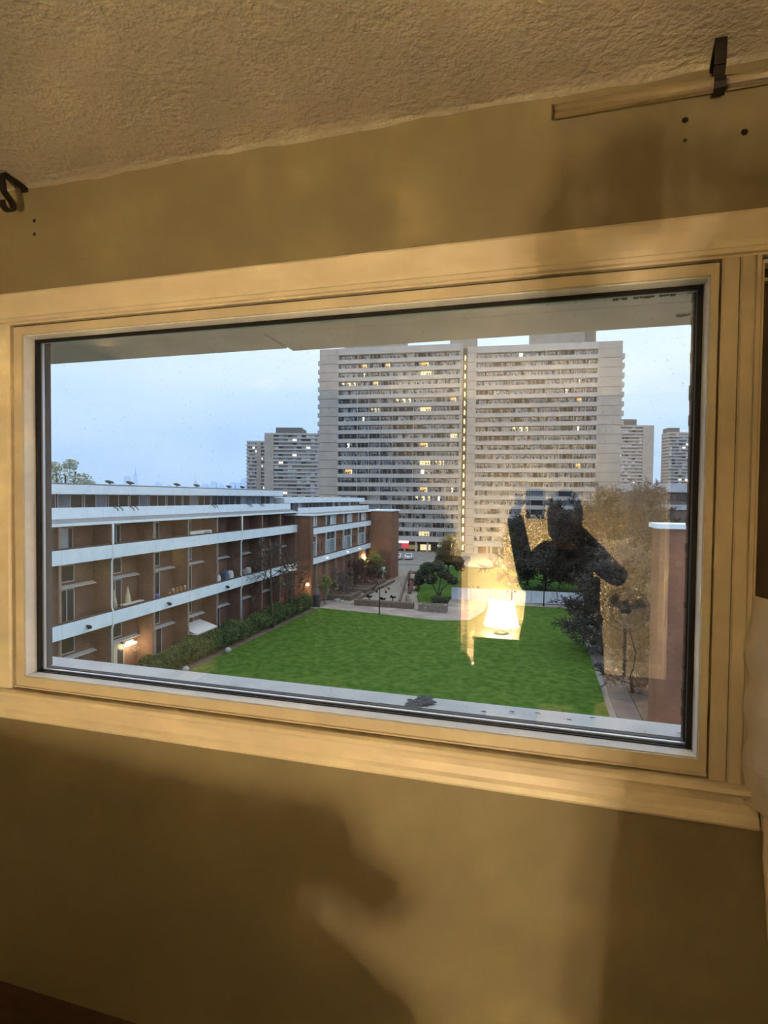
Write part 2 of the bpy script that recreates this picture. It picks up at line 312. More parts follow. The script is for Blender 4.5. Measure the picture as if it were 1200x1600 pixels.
# smudges and flecks on the glass
# ---- exterior parts of our own building around the window
t1 = empty('trim_1', (-.5, 1.5, .93), kind='structure')
sm = MB().prism([(GY+.034, .90), (1.530, .90), (1.534, .956), (1.525, .960), (GY+.034, .966)], 'x', -3.6, 3.0)
build(sm, 'outer_sill', ext_white, t1)
grime = mat('grime', (0.06, 0.065, 0.07), .9)
rr = random.Random(5)
pm = MB()
for cx, cy, n_, s_ in ((-.296, 1.46, 60, .026), (-.286, 1.495, 34, .017), (-.312, 1.425, 34, .018), (-.272, 1.47, 16, .012)):
    for i in range(n_):
        a = cx+rr.gauss(0, s_*.5); b = cy+rr.gauss(0, s_*.7); r = .003+.006*rr.random()
        if b > 1.52 or b < 1.39: continue
        pm.poly([(a+r*math.cos(t)*(1+.4*rr.random()), b+r*.8*math.sin(t)*(1+.4*rr.random()), .9665+.0012*rr.random()) for t in (0, 1.1, 2.2, 3.3, 4.4, 5.4)])
build(pm, 'peeled_patch', mat('peeled_grey', (0.10, 0.11, 0.12), .9, noise=(90, (0.2, 0.21, 0.22), 2)), t1, label='dark patch of peeled paint')
for cx, cy in ((.345, 1.452), (.352, 1.452), (.36, 1.451), (.385, 1.43), (.09, 1.46), (.02, 1.48), (-.05, 1.47), (.15, 1.49), (-.12, 1.45)):
    pk = MB()
    for i in range(4):
        a = cx+rr.uniform(-.008, .008); b = cy+rr.uniform(-.003, .003); r = .0018+.0016*rr.random()
        pk.poly([(a+2*r*math.cos(t), b+r*.7*math.sin(t), .9664+.0006*rr.random()) for t in (0, 1, 2, 3, 4, 5)])
    build(pk, 'dirt_fleck', grime, t1)
t2 = empty('trim_2', (-.5, 1.7, 2.1), kind='structure')
for a, b, y0, y1 in ((-3.6, 3.0, 1.37, 1.759), (-3.6, -.936, 1.766, 1.958), (-.928, 3.0, 1.766, 1.998)):
    build(MB().box(a, b, y0, y1, 2.100 if y0 < 1.5 else 2.1015, 2.13), 'soffit_panel', soffit_m, t2)
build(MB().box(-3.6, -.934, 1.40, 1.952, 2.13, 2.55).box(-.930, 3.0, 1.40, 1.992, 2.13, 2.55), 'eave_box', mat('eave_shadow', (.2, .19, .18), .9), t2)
for cx, cy, l in ((.43, 1.88, .022), (.50, 1.90, .03)):
    build(MB().poly([(cx+l*1.0*math.cos(t), cy+.012*math.sin(t)*(1 if math.cos(t) < 0 else .3), 2.0995-.004*abs(math.sin(t))) for t in [k*.62 for k in range(10)]][::-1]), 'paint_flake', rubber, t2)
t3 = empty('trim_3', (-1.54, 1.4, 1.4), kind='structure')
bx('outer_jamb', dark_brown, (-1.62, -1.524, GY+.034, 1.437, .966, 2.1), t3)
bx('outer_jamb', dark_brown, (.415, .47, GY+.034, 1.437, .966, 2.1), t3)
bx('outer_wall', brick, (-3.6, -1.62, 1.425, 1.45, -14.5, 2.1), t3)
bx('outer_wall', brick, (-3.6, 3.0, 1.425, 1.45, -14.5, .90), t3)
bx('outer_wall', brick, (1.45, 3.0, 1.425, 1.45, .90, 2.1), t3)
bx('header_board', dark_brown, (-1.62, 1.45, 1.42, 1.437, 2.03, 2.1), t3)

# ---- window_2 : the neighbouring sash, only its left edge is in the picture
w2 = empty('window_2', (.9, WY, .95), kind='structure')
build(ring(.4385, 1.40, .949, 2.0235, (.006, .03, .03, .008), WY-.004, WY+.03), 'sash_frame', frame_paint, w2)
bx('board', mat('brown_board', (0.075, 0.05, 0.03), .6, noise=(4, (0.05, 0.035, 0.02), 1.5)), (.4445, 1.37, WY+.035, WY+.05, .96, 2.02), w2)
bx('glazing_bar', frame_paint, (.4445, 1.37, WY+.012, WY+.03, 1.985, 1.992), w2)
build(MB().prism(ap, 'x', .4605, 1.45), 'sill_casing', trim_paint, w2)

# ---- air conditioner unit standing in window_2, sheeted with plastic film
ac = empty('air_conditioner', (.78, 1.2, .94), 'white window air conditioner at right edge, beside the big window', 'air conditioner')
acb = MB().prism([(.452, 1.335), (.452, 1.17), (.462, 1.155), (1.10, 1.155), (1.11, 1.17), (1.11, 1.335)], 'z', .94, 1.305)
build(acb, 'body', white_plastic, ac)
for k in range(9): bx('vent_slat', mat('vent_dark', (.03, .03, .03), .6), (.475, .60, 1.150, 1.1545, 1.02+k*.028, 1.030+k*.028), ac)
for k in range(6): bx('vent_slat', mat('vent_dark', (.03, .03, .03), .6), (.65, 1.05, 1.150, 1.1545, 1.05+k*.035, 1.065+k*.035), ac)
# taped film: wavy strip from the mullion to the unit
fl = MB(); nzs, nu = 26, 7; rr = random.Random(8)
grid = []
for i in range(nzs+1):
    z = .905+(1.335-.905)*i/nzs; row = []
    for k in range(nu+1):
        t = k/nu
        x = (.428+.004*math.sin(i*.9)+(.012*max(0, (z-1.28)*20)))*(1-t)+.475*t
        y = (WY-.0165)*(1-t)+1.148*t + .012*math.sin(t*3.1)*math.sin(i*.55+t*4)
        row.append((x, y, z))
    grid.append(row)
for i in range(nzs):
    for k in range(nu):
        fl.poly([grid[i][k], grid[i][k+1], grid[i+1][k+1], grid[i+1][k]]); fl.sm[-1] = True
film = build(fl, 'sealing_film', mat('film', (0.72, 0.66, 0.52), .4, noise=(9, (0.62, 0.56, 0.42), 1.5), bump=(25, .4, .008)), ac, label='crumpled beige film taped to the window frame')
# its cord
tag(build(MB().tube([(.462, 1.26, .915), (.464, 1.262, .88), (.466, 1.266, .80), (.474, 1.268, .72), (.480, 1.27, .64), (.50, 1.27, .5), (.54, 1.275, .3), (.56, 1.27, .02)], .0052, 8), 'power_cord', trim_paint), 'cream power cord hanging down the wall under the right sill end', 'cord')

# ---- curtain rod and its two brackets
RY, RZ = 1.24, 2.354
rod = empty('curtain_rod', (.6, RY, RZ), 'brushed brass coloured curtain rod near the ceiling at upper right', 'curtain rod')
build(MB().tube([(.0230, RY, RZ), (1.62, RY, RZ)], .0130, 24), 'tube', brass, rod)
build(MB().tube([(.0196, RY, RZ), (.0230, RY, RZ)], .0136, 24), 'end_cap', mat('cap_brown', (.10, .07, .04), .5), rod)
def bracket(x, label, skew=0.0, hw=.0105):
    root = empty('curtain_bracket', (x, WY, RZ), label, 'bracket')
    zt = 2.4295
    def strip(pts, th=.0022, name='arm'):
        mb = MB(); P = [Vector((0, a, b)) for a, b in pts]
        nn = []
        for i in range(len(P)):
            d = (P[min(i+1, len(P)-1)]-P[max(i-1, 0)]).normalized(); nn.append(Vector((0, -d.z, d.y))*th)
        for i in range(len(P)-1):
            q = [P[i]-nn[i], P[i+1]-nn[i+1], P[i+1]+nn[i+1], P[i]+nn[i]]; base = len(mb.v)
            mb.prism([(v.y, v.z) for v in q], 'x', x-hw, x+hw)
            for k in range(base, len(mb.v)):
                v = mb.v[k]; mb.v[k] = (v[0]+skew*(WY-v[1]), v[1], v[2])
        return build(mb, name, black_metal, root)
    strip([(WY-.003, zt-.012), (WY-.003, zt)], name='wall_plate')
    strip([(WY-.003, zt), (WY-.075, zt+.002)], name='arm')
    strip([(WY-.075, zt+.002), (WY-.078, zt-.012), (WY-.072, zt-.046)], name='drop')
    r = .0185
    strip([(WY-.072, zt-.046)]+[(RY+r*math.cos(math.radians(t)), RZ+r*math.sin(math.radians(t))) for t in (75, 50, 20, -10, -40, -70, -100, -130, -160, -185)], name='cup')
    return root
bracket(.345, 'black metal bracket holding the rod against the ceiling at upper right', skew=-.14)
bracket(-1.468, 'empty black hook bracket by the ceiling at upper left', skew=.05)

# ================================================================== ROOM BEHIND THE CAMERA (seen mirrored in the pane)
# side table, lamp
LX, LY = -.24, -1.72
tb = empty('nightstand', (LX, LY, 0), 'small dark nightstand carrying the lit lamp, mirrored in the glass', 'nightstand')
build(MB().box(LX-.20, LX+.17, LY-.17, LY+.15, .05, .43).box(LX-.21, LX+.18, LY-.18, LY+.16, .43, .455), 'body', dark_wood, tb)
for k in range(2):
    d = bx('drawer', dark_wood, (LX-.18, LX+.15, LY+.15, LY+.163, .08+k*.175, .24+k*.175), tb)
    build(MB().lathe([(0, .025), (.011, .023), (.012, .015), (.005, .01), (.005, 0)], (LX-.015, LY+.163, .16+k*.175), 10, axis='y'), 'knob', brass, d)
for a_, b_ in ((-.17, -.14), (.14, -.14), (-.17, .12), (.14, .12)): bx('foot', dark_wood, (LX+a_-.015, LX+a_+.015, LY+b_-.015, LY+b_+.015, 0, .05), tb)
lp = empty('table_lamp', (LX, LY, .455), 'glowing cream table lamp mirrored low in the middle of the glass', 'lamp')
build(MB().lathe([(0, 0), (.06, 0), (.06, .012), (.02, .02), (.016, .04), (.012, .08)], (LX, LY, .455), 20), 'base', black_metal, lp)
shade_m = bpy.data.materials.new('lamp_shade'); shade_m.use_nodes = True; t = shade_m.node_tree; t.nodes.clear()
o_ = N(t, 'ShaderNodeOutputMaterial'); a_ = N(t, 'ShaderNodeMixShader'); b_ = N(t, 'ShaderNodeBsdfTransparent'); c_ = N(t, 'ShaderNodeBsdfTranslucent'); c_.inputs[0].default_value = (.95, .88, .7, 1)
a_.inputs[0].default_value = .55; t.links.new(b_.outputs[0], a_.inputs[1]); t.links.new(c_.outputs[0], a_.inputs[2]); t.links.new(a_.outputs[0], o_.inputs[0])
build(MB().lathe([(.135, .02), (.085, .225)], (LX, LY, .505), 28), 'lamp_shade', shade_m, lp)
build(MB().lathe([(0, 0), (.012, .004), (.026, .03), (.03, .05), (.026, .07), (.012, .082), (0, .085)], (LX, LY, .56), 16), 'bulb', mat('bulb_glow', (1, .9, .7), .5, emit=((1, .78, .42), 60)), lp)
ld = bpy.data.lights.new('lamp_light', 'POINT'); ld.energy = LAMP_W; ld.color = LAMP_COL; ld.shadow_soft_size = .042
lo = bpy.data.objects.new('lamp_light', ld); COL.objects.link(lo); lo.parent = lp; lo.location = (0, 0, .155)
# dresser
ds = empty('dresser', (-1.15, -1.95, 0), 'dark wooden dresser behind the photographer, mirrored left of the lamp', 'dresser')
build(MB().box(-1.70, -.56, -2.17, -1.72, .06, .98).box(-1.71, -.54, -2.18, -1.70, .98, 1.01), 'body', dark_wood, ds)
for r in range(4):
    for c in range(2):
        d = bx('drawer', dark_wood, (-1.68+c*.56, -1.14+c*.56, -1.72, -1.702, .09+r*.22, .29+r*.22), ds)
        build(MB().lathe([(0, .03), (.013, .028), (.014, .018), (.006, .012), (.006, 0)], (-1.41+c*.56, -1.702, .19+r*.22), 10, axis='y'), 'knob', brass, d)
for x, y in ((-1.67, -2.12), (-.6, -2.12), (-1.67, -1.76), (-.6, -1.76)): bx('foot', dark_wood, (x-.025, x+.025, y-.025, y+.025, 0, .06), ds)
wd_ = empty('added_wardrobe', (-2.2, -1.85, 0), 'tall dark cupboard added unseen in the far corner to darken the mirrored room', 'added_wardrobe')  # added unseen so the pane mirrors no bright wall at left
bx('body', dark_wood, (-2.68, -1.76, -2.18, -1.62, .06, 2.12), wd_)
for k in range(2):
    d = bx('door', dark_wood, (-2.67+k*.455, -2.225+k*.455, -1.62, -1.60, .09, 2.09), wd_)
    build(MB().tube([(-2.25+k*.06, -1.585, 1.0), (-2.25+k*.06, -1.585, 1.15)], .006, 6), 'handle', brass, d)
for x in (-2.62, -1.82):
    for y in (-2.12, -1.68): bx('foot', dark_wood, (x-.03, x+.03, y-.03, y+.03, 0, .06), wd_)
# pedestal fan
FX, FY = .70, -1.93
fn = empty('pedestal_fan', (FX, FY, 0), 'round pedestal fan on a pole, mirrored at lower right of the glass', 'fan')
build(MB().lathe([(0, 0), (.15, 0), (.152, .012), (.14, .024), (.04, .034), (.022, .05)], (FX, FY, 0), 32), 'base', mat('fan_dark', (.06, .05, .045), .4), fn)
build(MB().tube([(FX, FY, .03), (FX, FY, .58)], .0125, 12), 'pole', mat('fan_dark', (.06, .05, .045), .4), fn)
build(MB().lathe([(0, -.12), (.04, -.115), (.052, -.08), (.055, -.03), (.035, 0), (0, 0)], (FX, FY, .67), 20, axis='y'), 'motor', mat('fan_dark', (.06, .05, .045), .4), fn)
cg = MB()
for r, y in ((.17, .03), (.12, .062), (.12, 0.0), (.05, .075), (.05, -.01)):
    cg.tube([(FX+r*math.cos(a), FY+y, .67+r*math.sin(a)) for a in [2*math.pi*k/36 for k in range(37)]], .004 if r > .15 else .002, 5)
for k in range(48):
    a = 2*math.pi*k/48; c, s = math.cos(a), math.sin(a)
    cg.tube([(FX+.05*c, FY+.075, .67+.05*s), (FX+.12*c, FY+.062, .67+.12*s), (FX+.17*c, FY+.03, .67+.17*s), (FX+.12*c, FY, .67+.12*s), (FX+.05*c, FY-.01, .67+.05*s)], .0012, 4)
build(cg, 'cage', mat('fan_wire', (.25, .23, .2), .35, .6), fn)
for k in range(3):
    b = MB(); a0 = 2*math.pi*k/3
    for i in range(8):
        for s_, off in ((1, 0),):
            t0, t1_ = a0+i*.1, a0+(i+1)*.1; y = FY+.015+.03*i/8; y2 = FY+.015+.03*(i+1)/8
            b.poly([(FX+.03*math.cos(t0), y, .67+.03*math.sin(t0)), (FX+.145*math.cos(t0), y, .67+.145*math.sin(t0)), (FX+.145*math.cos(t1_), y2, .67+.145*math.sin(t1_)), (FX+.03*math.cos(t1_), y2, .67+.03*math.sin(t1_))])
    build(b, 'blade', mat('blade_grey', (.35, .35, .36), .4), fn)
build(MB().tube([(FX, FY-.03, .6), (FX+.05, FY-.03, .45), (FX+.085, FY-.02, .33), (FX+.07, FY-.02, .2), (FX+.03, FY-.03, .08), (FX+.16, FY-.05, .008)], .004, 6), 'cord', rubber, fn)
# armchair (its shadow falls on the wall under the sill)
AX, AY = -.66, -.42
ch = empty('armchair', (AX, AY, 0), 'dark armchair behind the photographer, known by its shadow under the window', 'armchair')
fab = mat('chair_cloth', (.05, .04, .035), .9, noise=(40, (.07, .055, .045), 1))
build(MB().box(AX-.30, AX+.22, AY-.28, AY+.2, .30, .44), 'seat', fab, ch)
bk = [(-0.973, 0.309), (-0.235, 0.309), (-0.235, 0.433), (-0.251, 0.458), (-0.291, 0.473), (-0.324, 0.504), (-0.343, 0.512), (-0.384, 0.515), (-0.396, 0.539), (-0.384, 0.56), (-0.346, 0.564), (-0.331, 0.543), (-0.317, 0.534), (-0.292, 0.544), (-0.256, 0.567), (-0.26, 0.602), (-0.317, 0.623), (-0.326, 0.658), (-0.343, 0.682), (-0.369, 0.689), (-0.403, 0.682), (-0.466, 0.682), (-0.612, 0.688), (-0.751, 0.697), (-0.893, 0.713), (-0.973, 0.711)]
build(MB().prism(bk, 'y', -.29, -.235), 'shadow_outline_panel', fab, ch)  # flat panel cut to the wall shadow's outline, added to cast it
build(MB().box(AX-.30, AX+.22, AY+.09, AY+.12, .30, .66), 'backrest', fab, ch)
for sx in (-1, 1):
    xx = AX-.37 if sx < 0 else AX+.30
    build(MB().tube([(xx, AY-.3, 0), (xx, AY-.28, .50), (xx, AY+.05, .52), (xx, AY+.09, .50), (xx, AY+.09, 0)], .022, 8), 'armrest', dark_wood, ch)
    for dy in (-.12, .05): bx('rail', dark_wood, (min(xx, AX), max(xx, AX), AY+dy, AY+dy+.035, .26, .30), ch)

# photographer: one continuous skinned figure, clothing as children
def skin(name, verts, edges, radii, m, parent, sub=2, root=0, at=(0, 0, 0)):
    me = bpy.data.meshes.new(name); me.from_pydata([tuple(Vector(v)-Vector(at)) for v in verts], edges, [])
    o = bpy.data.objects.new(name, me); COL.objects.link(o); me.materials.append(m)
    md = o.modifiers.new('skin', 'SKIN'); md.use_smooth_shade = True
    sv = me.skin_vertices[0].data
    for i, r in enumerate(radii):
        rr_ = r if isinstance(r, tuple) else (r, r); sv[i].radius = rr_; sv[i].use_root = (i == root)
    o.modifiers.new('sub', 'SUBSURF').levels = sub; o.modifiers['sub'].render_levels = sub
    dg = bpy.context.evaluated_depsgraph_get(); ev = o.evaluated_get(dg); m2 = bpy.data.meshes.new_from_object(ev)
    o.modifiers.clear(); o.data = m2; m2.name = name
    po = ORG[parent.name]; o.parent = parent; o.location = (at[0]-po[0], at[1]-po[1], at[2]-po[2]); ORG[o.name] = at
    return o
PX, PY = .17, -.47
ps = empty('person', (PX, PY, 0), 'person in dark clothes holding up a phone, mirrored as a silhouette in the glass', 'person')
skin_m = mat('skin', (.45, .28, .19), .5); cloth = mat('dark_hoodie', (.022, .022, .026), .9, noise=(30, (.03, .03, .035), 1)); trs = mat('dark_trousers', (.02, .022, .03), .9)
hd = (PX-.01, PY+.03, 1.50)
V_ = [(PX, PY, .90), (PX, PY, 1.05), (PX, PY-.01, 1.20), (PX, PY-.01, 1.30), (PX, PY+.01, 1.385), (PX-.005, PY+.03, 1.44), (hd[0], hd[1]+.01, 1.50), (hd[0], hd[1]+.005, 1.575),
      (PX+.13, PY, 1.30), (PX+.255, PY+.20, 1.19), (.10, -.075, 1.47), (.075, -.05, 1.50),          # right arm
      (PX-.13, PY, 1.29), (PX-.19, PY+.22, 1.12), (-.10, -.075, 1.46), (-.075, -.05, 1.49),        # left arm
      (PX+.09, PY, .86), (PX+.10, PY+.01, .47), (PX+.11, PY-.02, .09), (PX+.11, PY+.10, .035),
      (PX-.16, PY, .86), (PX-.195, PY+.03, .47), (PX-.195, PY+.03, .09), (PX-.20, PY+.15, .035)]
V_ = [v if i in (10, 11, 14, 15) else (v[0], v[1], v[2]*.945) for i, v in enumerate(V_)]
E_ = [(0, 1), (1, 2), (2, 3), (3, 4), (4, 5), (5, 6), (6, 7), (3, 8), (8, 9), (9, 10), (10, 11), (3, 12), (12, 13), (13, 14), (14, 15), (0, 16), (16, 17), (17, 18), (18, 19), (0, 20), (20, 21), (21, 22), (22, 23)]
R_ = [(.15, .11), (.13, .10), (.14, .11), (.13, .10), .05, .055, (.078, .09), (.065, .08), .055, .04, .026, (.034, .018), .055, .04, .026, (.034, .018), .08, .055, .038, (.04, .03), .08, .055, .038, (.04, .03)]
bo = skin('body', V_, E_, R_, skin_m, ps)
inf = lambda r, d: (r[0]+d, r[1]+d) if isinstance(r, tuple) else r+d
idx = [0, 1, 2, 3, 4, 8, 9, 10, 12, 13, 14]; mp_ = {a: i for i, a in enumerate(idx)}
skin('hoodie', [V_[i] for i in idx], [(mp_[a], mp_[b]) for a, b in E_ if a in mp_ and b in mp_], [inf(R_[i], .022 if i < 4 else .016) for i in idx], cloth, ps)
idx2 = [0, 16, 17, 18, 20, 21, 22]; mp2 = {a: i for i, a in enumerate(idx2)}
skin('trousers', [V_[i] for i in idx2], [(mp2[a], mp2[b]) for a, b in E_ if a in mp2 and b in mp2], [inf(R_[i], .016) for i in idx2], trs, ps)
ck = MB()
ck.lathe([(1.0, 1.10), (1.0, 0.98), (1.08, .8), (1.15, .62), (1.2, .45), (1.17, .45), (1.0, .9)], (0, 0, 0), 28)
ck.v = [(PX-.015+v[0]*.195, PY+v[1]*.145, v[2]) for v in ck.v]; build(ck, 'coat_skirt', cloth, ps)
for sx in (-.197, .11):
    build(MB().prism([(PY-.075, 0), (PY+.19, 0), (PY+.2, .03), (PY+.15, .075), (PY+.05, .10), (PY+.03, .13), (PY-.07, .13), (PY-.085, .05)], 'x', PX+sx-.045, PX+sx+.045), 'shoe', rubber, ps)
hm = MB(); rr = random.Random(2)
prof = [(.0, .135), (.03, .129), (.058, .108), (.08, .07), (.09, .03), (.094, 0), (.092, -.05), (.085, -.12), (.06, -.15)]
hm.lathe(prof, (hd[0], hd[1]-.022, 1.450), 24); build(hm, 'hair', mat('dark_hair', (.015, .01, .008), .6), ps)
fc = MB()   # face details: nose, eyes, mouth
fy = hd[1]+.098
fc.prism([(hd[0]-.012, 1.392), (hd[0]+.012, 1.392), (hd[0]+.004, 1.432), (hd[0]-.004, 1.432)], 'y', fy-.02, fy+.012)
build(fc, 'nose', skin_m, ps)
for sx in (-1, 1):
    build(MB().lathe([(0, .006), (.008, .004), (.012, 0), (.012, -.01)], (hd[0]+sx*.031, fy-.012, 1.437), 12, axis='y'), 'eye', white_plastic, ps)
build(MB().box(hd[0]-.022, hd[0]+.022, fy-.015, fy-.004, 1.366, 1.372), 'mouth', mat('lips', (.3, .1, .08), .5), ps)
for sx, hx in ((1, .075), (-1, -.075)):   # hands: palms of the body carry five fingers each, curled round the phone's edge
    for k in range(5):
        if k < 4:
            z = 1.485+k*.019; pts = [(hx+sx*.012, -.052, z), (hx+sx*.010, -.030, z+.002), (hx-sx*.008, -.014, z+.003), (hx-sx*(.026-.004*abs(k-1.5)), -.012, z+.003)] if False else [(hx+sx*.012, -.055, z), (hx+sx*.014, -.038, z+.002), (hx-sx*.002, -.030, z+.003), (hx-sx*.016, -.030, z+.003)]
            rad = [.009, .0085, .008, .006]
        else:
            pts = [(hx+sx*.008, -.06, 1.482), (hx-sx*.004, -.068, 1.492), (hx-sx*.018, -.062, 1.505), (hx-sx*.028, -.056, 1.515)]; rad = [.011, .010, .009, .007]
        build(MB().tube(pts, rad, 8), 'finger' if k < 4 else 'thumb', skin_m, ps)
ph = empty('phone', (0, -.03, 1.50), 'black phone held up to the window, mirrored in the middle of the glass', 'phone')
build(MB().prism([(-.036, 1.432), (.040, 1.432), (.046, 1.438), (.046, 1.568), (.040, 1.574), (-.036, 1.574), (-.042, 1.568), (-.042, 1.438)], 'y', -.048, -.040), 'body', mat('phone_black', (.02, .02, .02), .3), ph)
for x, z in ((-.02, 1.555), (0.0, 1.53), (-.02, 1.53)): build(MB().lathe([(0, .003), (.007, .003), (.008, 0)], (x, -.040, z), 14, axis='y'), 'camera_lens', rubber, ph)
bx('screen', mat('phone_screen', (.02, .02, .02), .2, emit=((.5, .6, .8), .35)), (-.038, .042, -.0486, -.048, 1.44, 1.566), ph)
#@@OUTDOOR
# ================================================================== OUTSIDE
G = -14.5
def ground(name, pts, m, z0=G-.3, z1=G, **t): return build(MB().prism(pts, 'z', z0, z1), name, m, None, **t)
ground('ground', [(-420, 1.5), (420, 1.5), (420, 1500), (-420, 1500)], asphalt, G-1.3, G-.12, kind='structure')
ground('lawn', [(-30.9, 6), (5.35, 6), (5.6, 45), (5.9, 84.0), (-6.6, 84.0), (-6.6, 79), (-7.9, 71.6), (-12, 70.3), (-20, 71.6), (-29.6, 73.0)], grass, G-.3, G+.02, kind='structure')
ground('planting_bed', [(-33.2, 6), (-31.0, 6), (-29.7, 73), (-33.2, 76)], mulch, kind='structure')
ground('footpath', [(5.9, 6), (7.7, 6), (7.9, 84), (6.4, 84)], mat('path_grey', (.12, .105, .10), .9, noise=(.8, (.16, .145, .135), 1.5)), kind='structure')
ground('planting_bed', [(7.8, 6), (60, 6), (60, 126), (8.0, 126)], mulch, kind='structure')
ground('plaza', [(-29.6, 73.1), (-20, 71.8), (-12, 70.4), (-8.0, 71.8), (-6.9, 79), (-6.9, 84.1), (8.2, 84.1), (8.2, 86.3), (-12.2, 86.3), (-13.5, 81.5), (-15.5, 76), (-29.6, 77.6)], paving, kind='structure')
ground('playground_sand', [(-29.4, 77.8), (-15.7, 76.2), (-15.2, 80), (-18.5, 88), (-20, 97), (-25.8, 118), (-31, 118), (-30.6, 97)], sand, kind='structure')
ground('tree_lawn', [(-15.4, 76.4), (-14.4, 76.8), (-12.6, 86.6), (-13.2, 92), (-18.4, 90), (-18, 86)], grass, G-.3, G+.35, kind='structure')
ground('far_lawn', [(-19.5, 91), (-12.6, 86.8), (8.2, 86.8), (8.2, 126), (-26, 127)], grass_far, G-.3, G+.02, kind='structure')
bx('kerb', stone, (-33, 8.2, 127, 127.35, G-.3, G+.12), kind='structure')
ground('road', [(-80, 127.4), (60, 127.4), (60, 200), (-80, 165)], asphalt, G-.3, G-.05, kind='structure')

# ---- left low-rise block: balcony bands on X=-33.2, recessed brick wall on X=-35
lb = empty('apartment_block', (-40, 50, G), 'long low brown brick block with white balcony bands on the left', 'building')
PY0, STEP, NB = 26.9, 5.11, 9
bx('brick_wall', brick, (-47, -35, 22, 72.87, G, -.9), lb)
pme = MB().box(-.9, .85, 0, .3, 0, 13.58).box(.85, .9, .05, .25, 0, 13.58, 1)
pier = pme.mesh('brick_pier', [brick, pier_edge]); tall = []
for k in range(NB+1): link('brick_pier', pier, lb, (-34.1, PY0+STEP*k-.15, G))
panel = MB().box(-.14, 0, .008, STEP-.008, 0, 1.08).mesh('balcony_panel', white_conc)
cap = MB().box(-.18, .03, 0, STEP, 0, .08)
slab = MB().box(-1.8, -.14, 0, STEP, 0, .18).mesh('balcony_slab', eave_grey)
rail = MB().box(-.2, .0, 0, STEP, 0, .13).mesh('coping', mat('coping_brown', (.09, .06, .05), .8))
awn = MB().prism([(0, .12), (0, .20), (.42, .06), (.42, 0)], 'y', .34, STEP-.2)
awn.f = awn.f; awning = awn.mesh('awning', mat('awning_white', (.62, .62, .60), .7))
def win_mesh(nm, wdt, hgt, div, deep=0.06):
    m = MB(); m.box(0, deep, 0, wdt, 0, .07).box(0, deep, 0, wdt, hgt-.07, hgt).box(0, deep, 0, .06, 0, hgt).box(0, deep, wdt-.06, wdt, 0, hgt)
    for d in div: m.box(0, deep, d*wdt-.03, d*wdt+.03, .07, hgt-.07)
    return m.mesh(nm, frame_white)
WTYPES = {}
def window(parent, x, y, z, wdt, hgt, div, mats):
    key = (wdt, hgt, tuple(div))
    if key not in WTYPES:
        ps_ = []
        ed = [0]+list(div)+[1]
        for a, b in zip(ed[:-1], ed[1:]): ps_.append(MB().box(.015, .03, a*wdt+.04, b*wdt-.04, .07, hgt-.07).mesh('pane', w_dark))
        WTYPES[key] = (win_mesh('window', wdt, hgt, div), ps_)
    fm, pms = WTYPES[key]
    wo_ = link('window', fm, parent, (x, y, z))
    for pmh, mt in zip(pms, mats):
        p = link('pane', pmh, wo_, (x, y, z)); p.material_slots[0].link = 'OBJECT'; p.material_slots[0].material = mt
rr = random.Random(21)
sky_tint_glass = mat('pane_sky_tint', (.22, .27, .33), .3, noise=(1.2, (.14, .17, .21), 1.5))  # bluish base colour stands in for sky mirrored in the panes
for k in range(NB):
    y = PY0+STEP*k
    for z in (-3.65, -9.1):
        link('balcony_panel', panel, lb, (-33.06, y, z-.03)); link('coping', rail, lb, (-33.09, y, z+1.05)); link('balcony_slab', slab, lb, (-33.2, y, z-.02))
    for z in (-5.78, -11.35): link('awning', awning, lb, (-35.0, y, z))
    window(lb, -35.0, y+.5, -3.55, 2.4, 2.45, (.36, .8), [w_dark, rr.choice([sky_tint_glass, w_curtain, w_dark]), w_dark])
    window(lb, -35.0, y+.4, -5.35, 2.6, 1.35, (.5,), [w_dark, rr.choice([w_dark, sky_tint_glass])])
    window(lb, -35.0, y+.4, -9.0, 2.6, 3.1, (.28, .72), [w_dark, rr.choice([sky_tint_glass, w_dark, w_sky]), w_dark])
    window(lb, -35.0, y+.4, -10.95, 2.6, 1.35, (.5,), [w_dark, w_dark])
    window(lb, -35.0, y+.4, -14.0, 2.9, 2.6, (.36, .7), [rr.choice([w_dark, sky_tint_glass]), rr.choice([w_dark, w_curtain]) if k != 2 else mat('curtain_beige', (.5, .48, .35), .9), w_dark])
bx('eave_fascia', white_conc, (-33.3, -33.05, 24, 72.87, -.88, -.70), lb)
build(MB().prism([(-35.2, -.38), (-34.2, -.38), (-33.3, -.72), (-33.3, -.9), (-35.2, -.9)], 'y', 24, 72.87), 'roof_edge', eave_grey, lb)
tpm = MB().box(-.12, 0, .015, STEP-.015, 0, .85).mesh('terrace_panel', white_conc)
for k in range(NB): link('terrace_panel', tpm, lb, (-34.15, PY0+STEP*k, -.39))
link('terrace_panel', tpm, lb, (-34.15, PY0-STEP, -.39))
bx('penthouse_wall', mat('penthouse_brown', (.10, .075, .06), .8), (-46, -36.6, 22, 72.6, -.9, 1.6), lb)
bx('penthouse_fascia', white_conc, (-46.2, -35.35, 21.8, 72.9, 1.50, 2.24), lb)
bx('roof_kerb', eave_grey, (-46.0, -35.45, 21.9, 72.8, 2.24, 2.36), lb)
for k in range(18):
    y = 24.3+2.68*k
    window(lb, -36.6, y, .0, 2.5, 1.5, (.5,), [rr.choice([w_dark, w_dark, sky_tint_glass]), rr.choice([w_dark, w_sky, sky_tint_glass, w_dark])])
for y in (36.97, 57.35):
    build(MB().tube([(-33.0, y, -.9), (-33.0, y, -3.7), (-33.15, y, -3.95), (-33.15, y, -7.75), (-33.0, y, -8.0), (-33.0, y, -9.2), (-33.15, y, -9.45), (-33.15, y, G)], .07, 6), 'downspout', mat('spout_white', (.75, .76, .76), .6), lb)
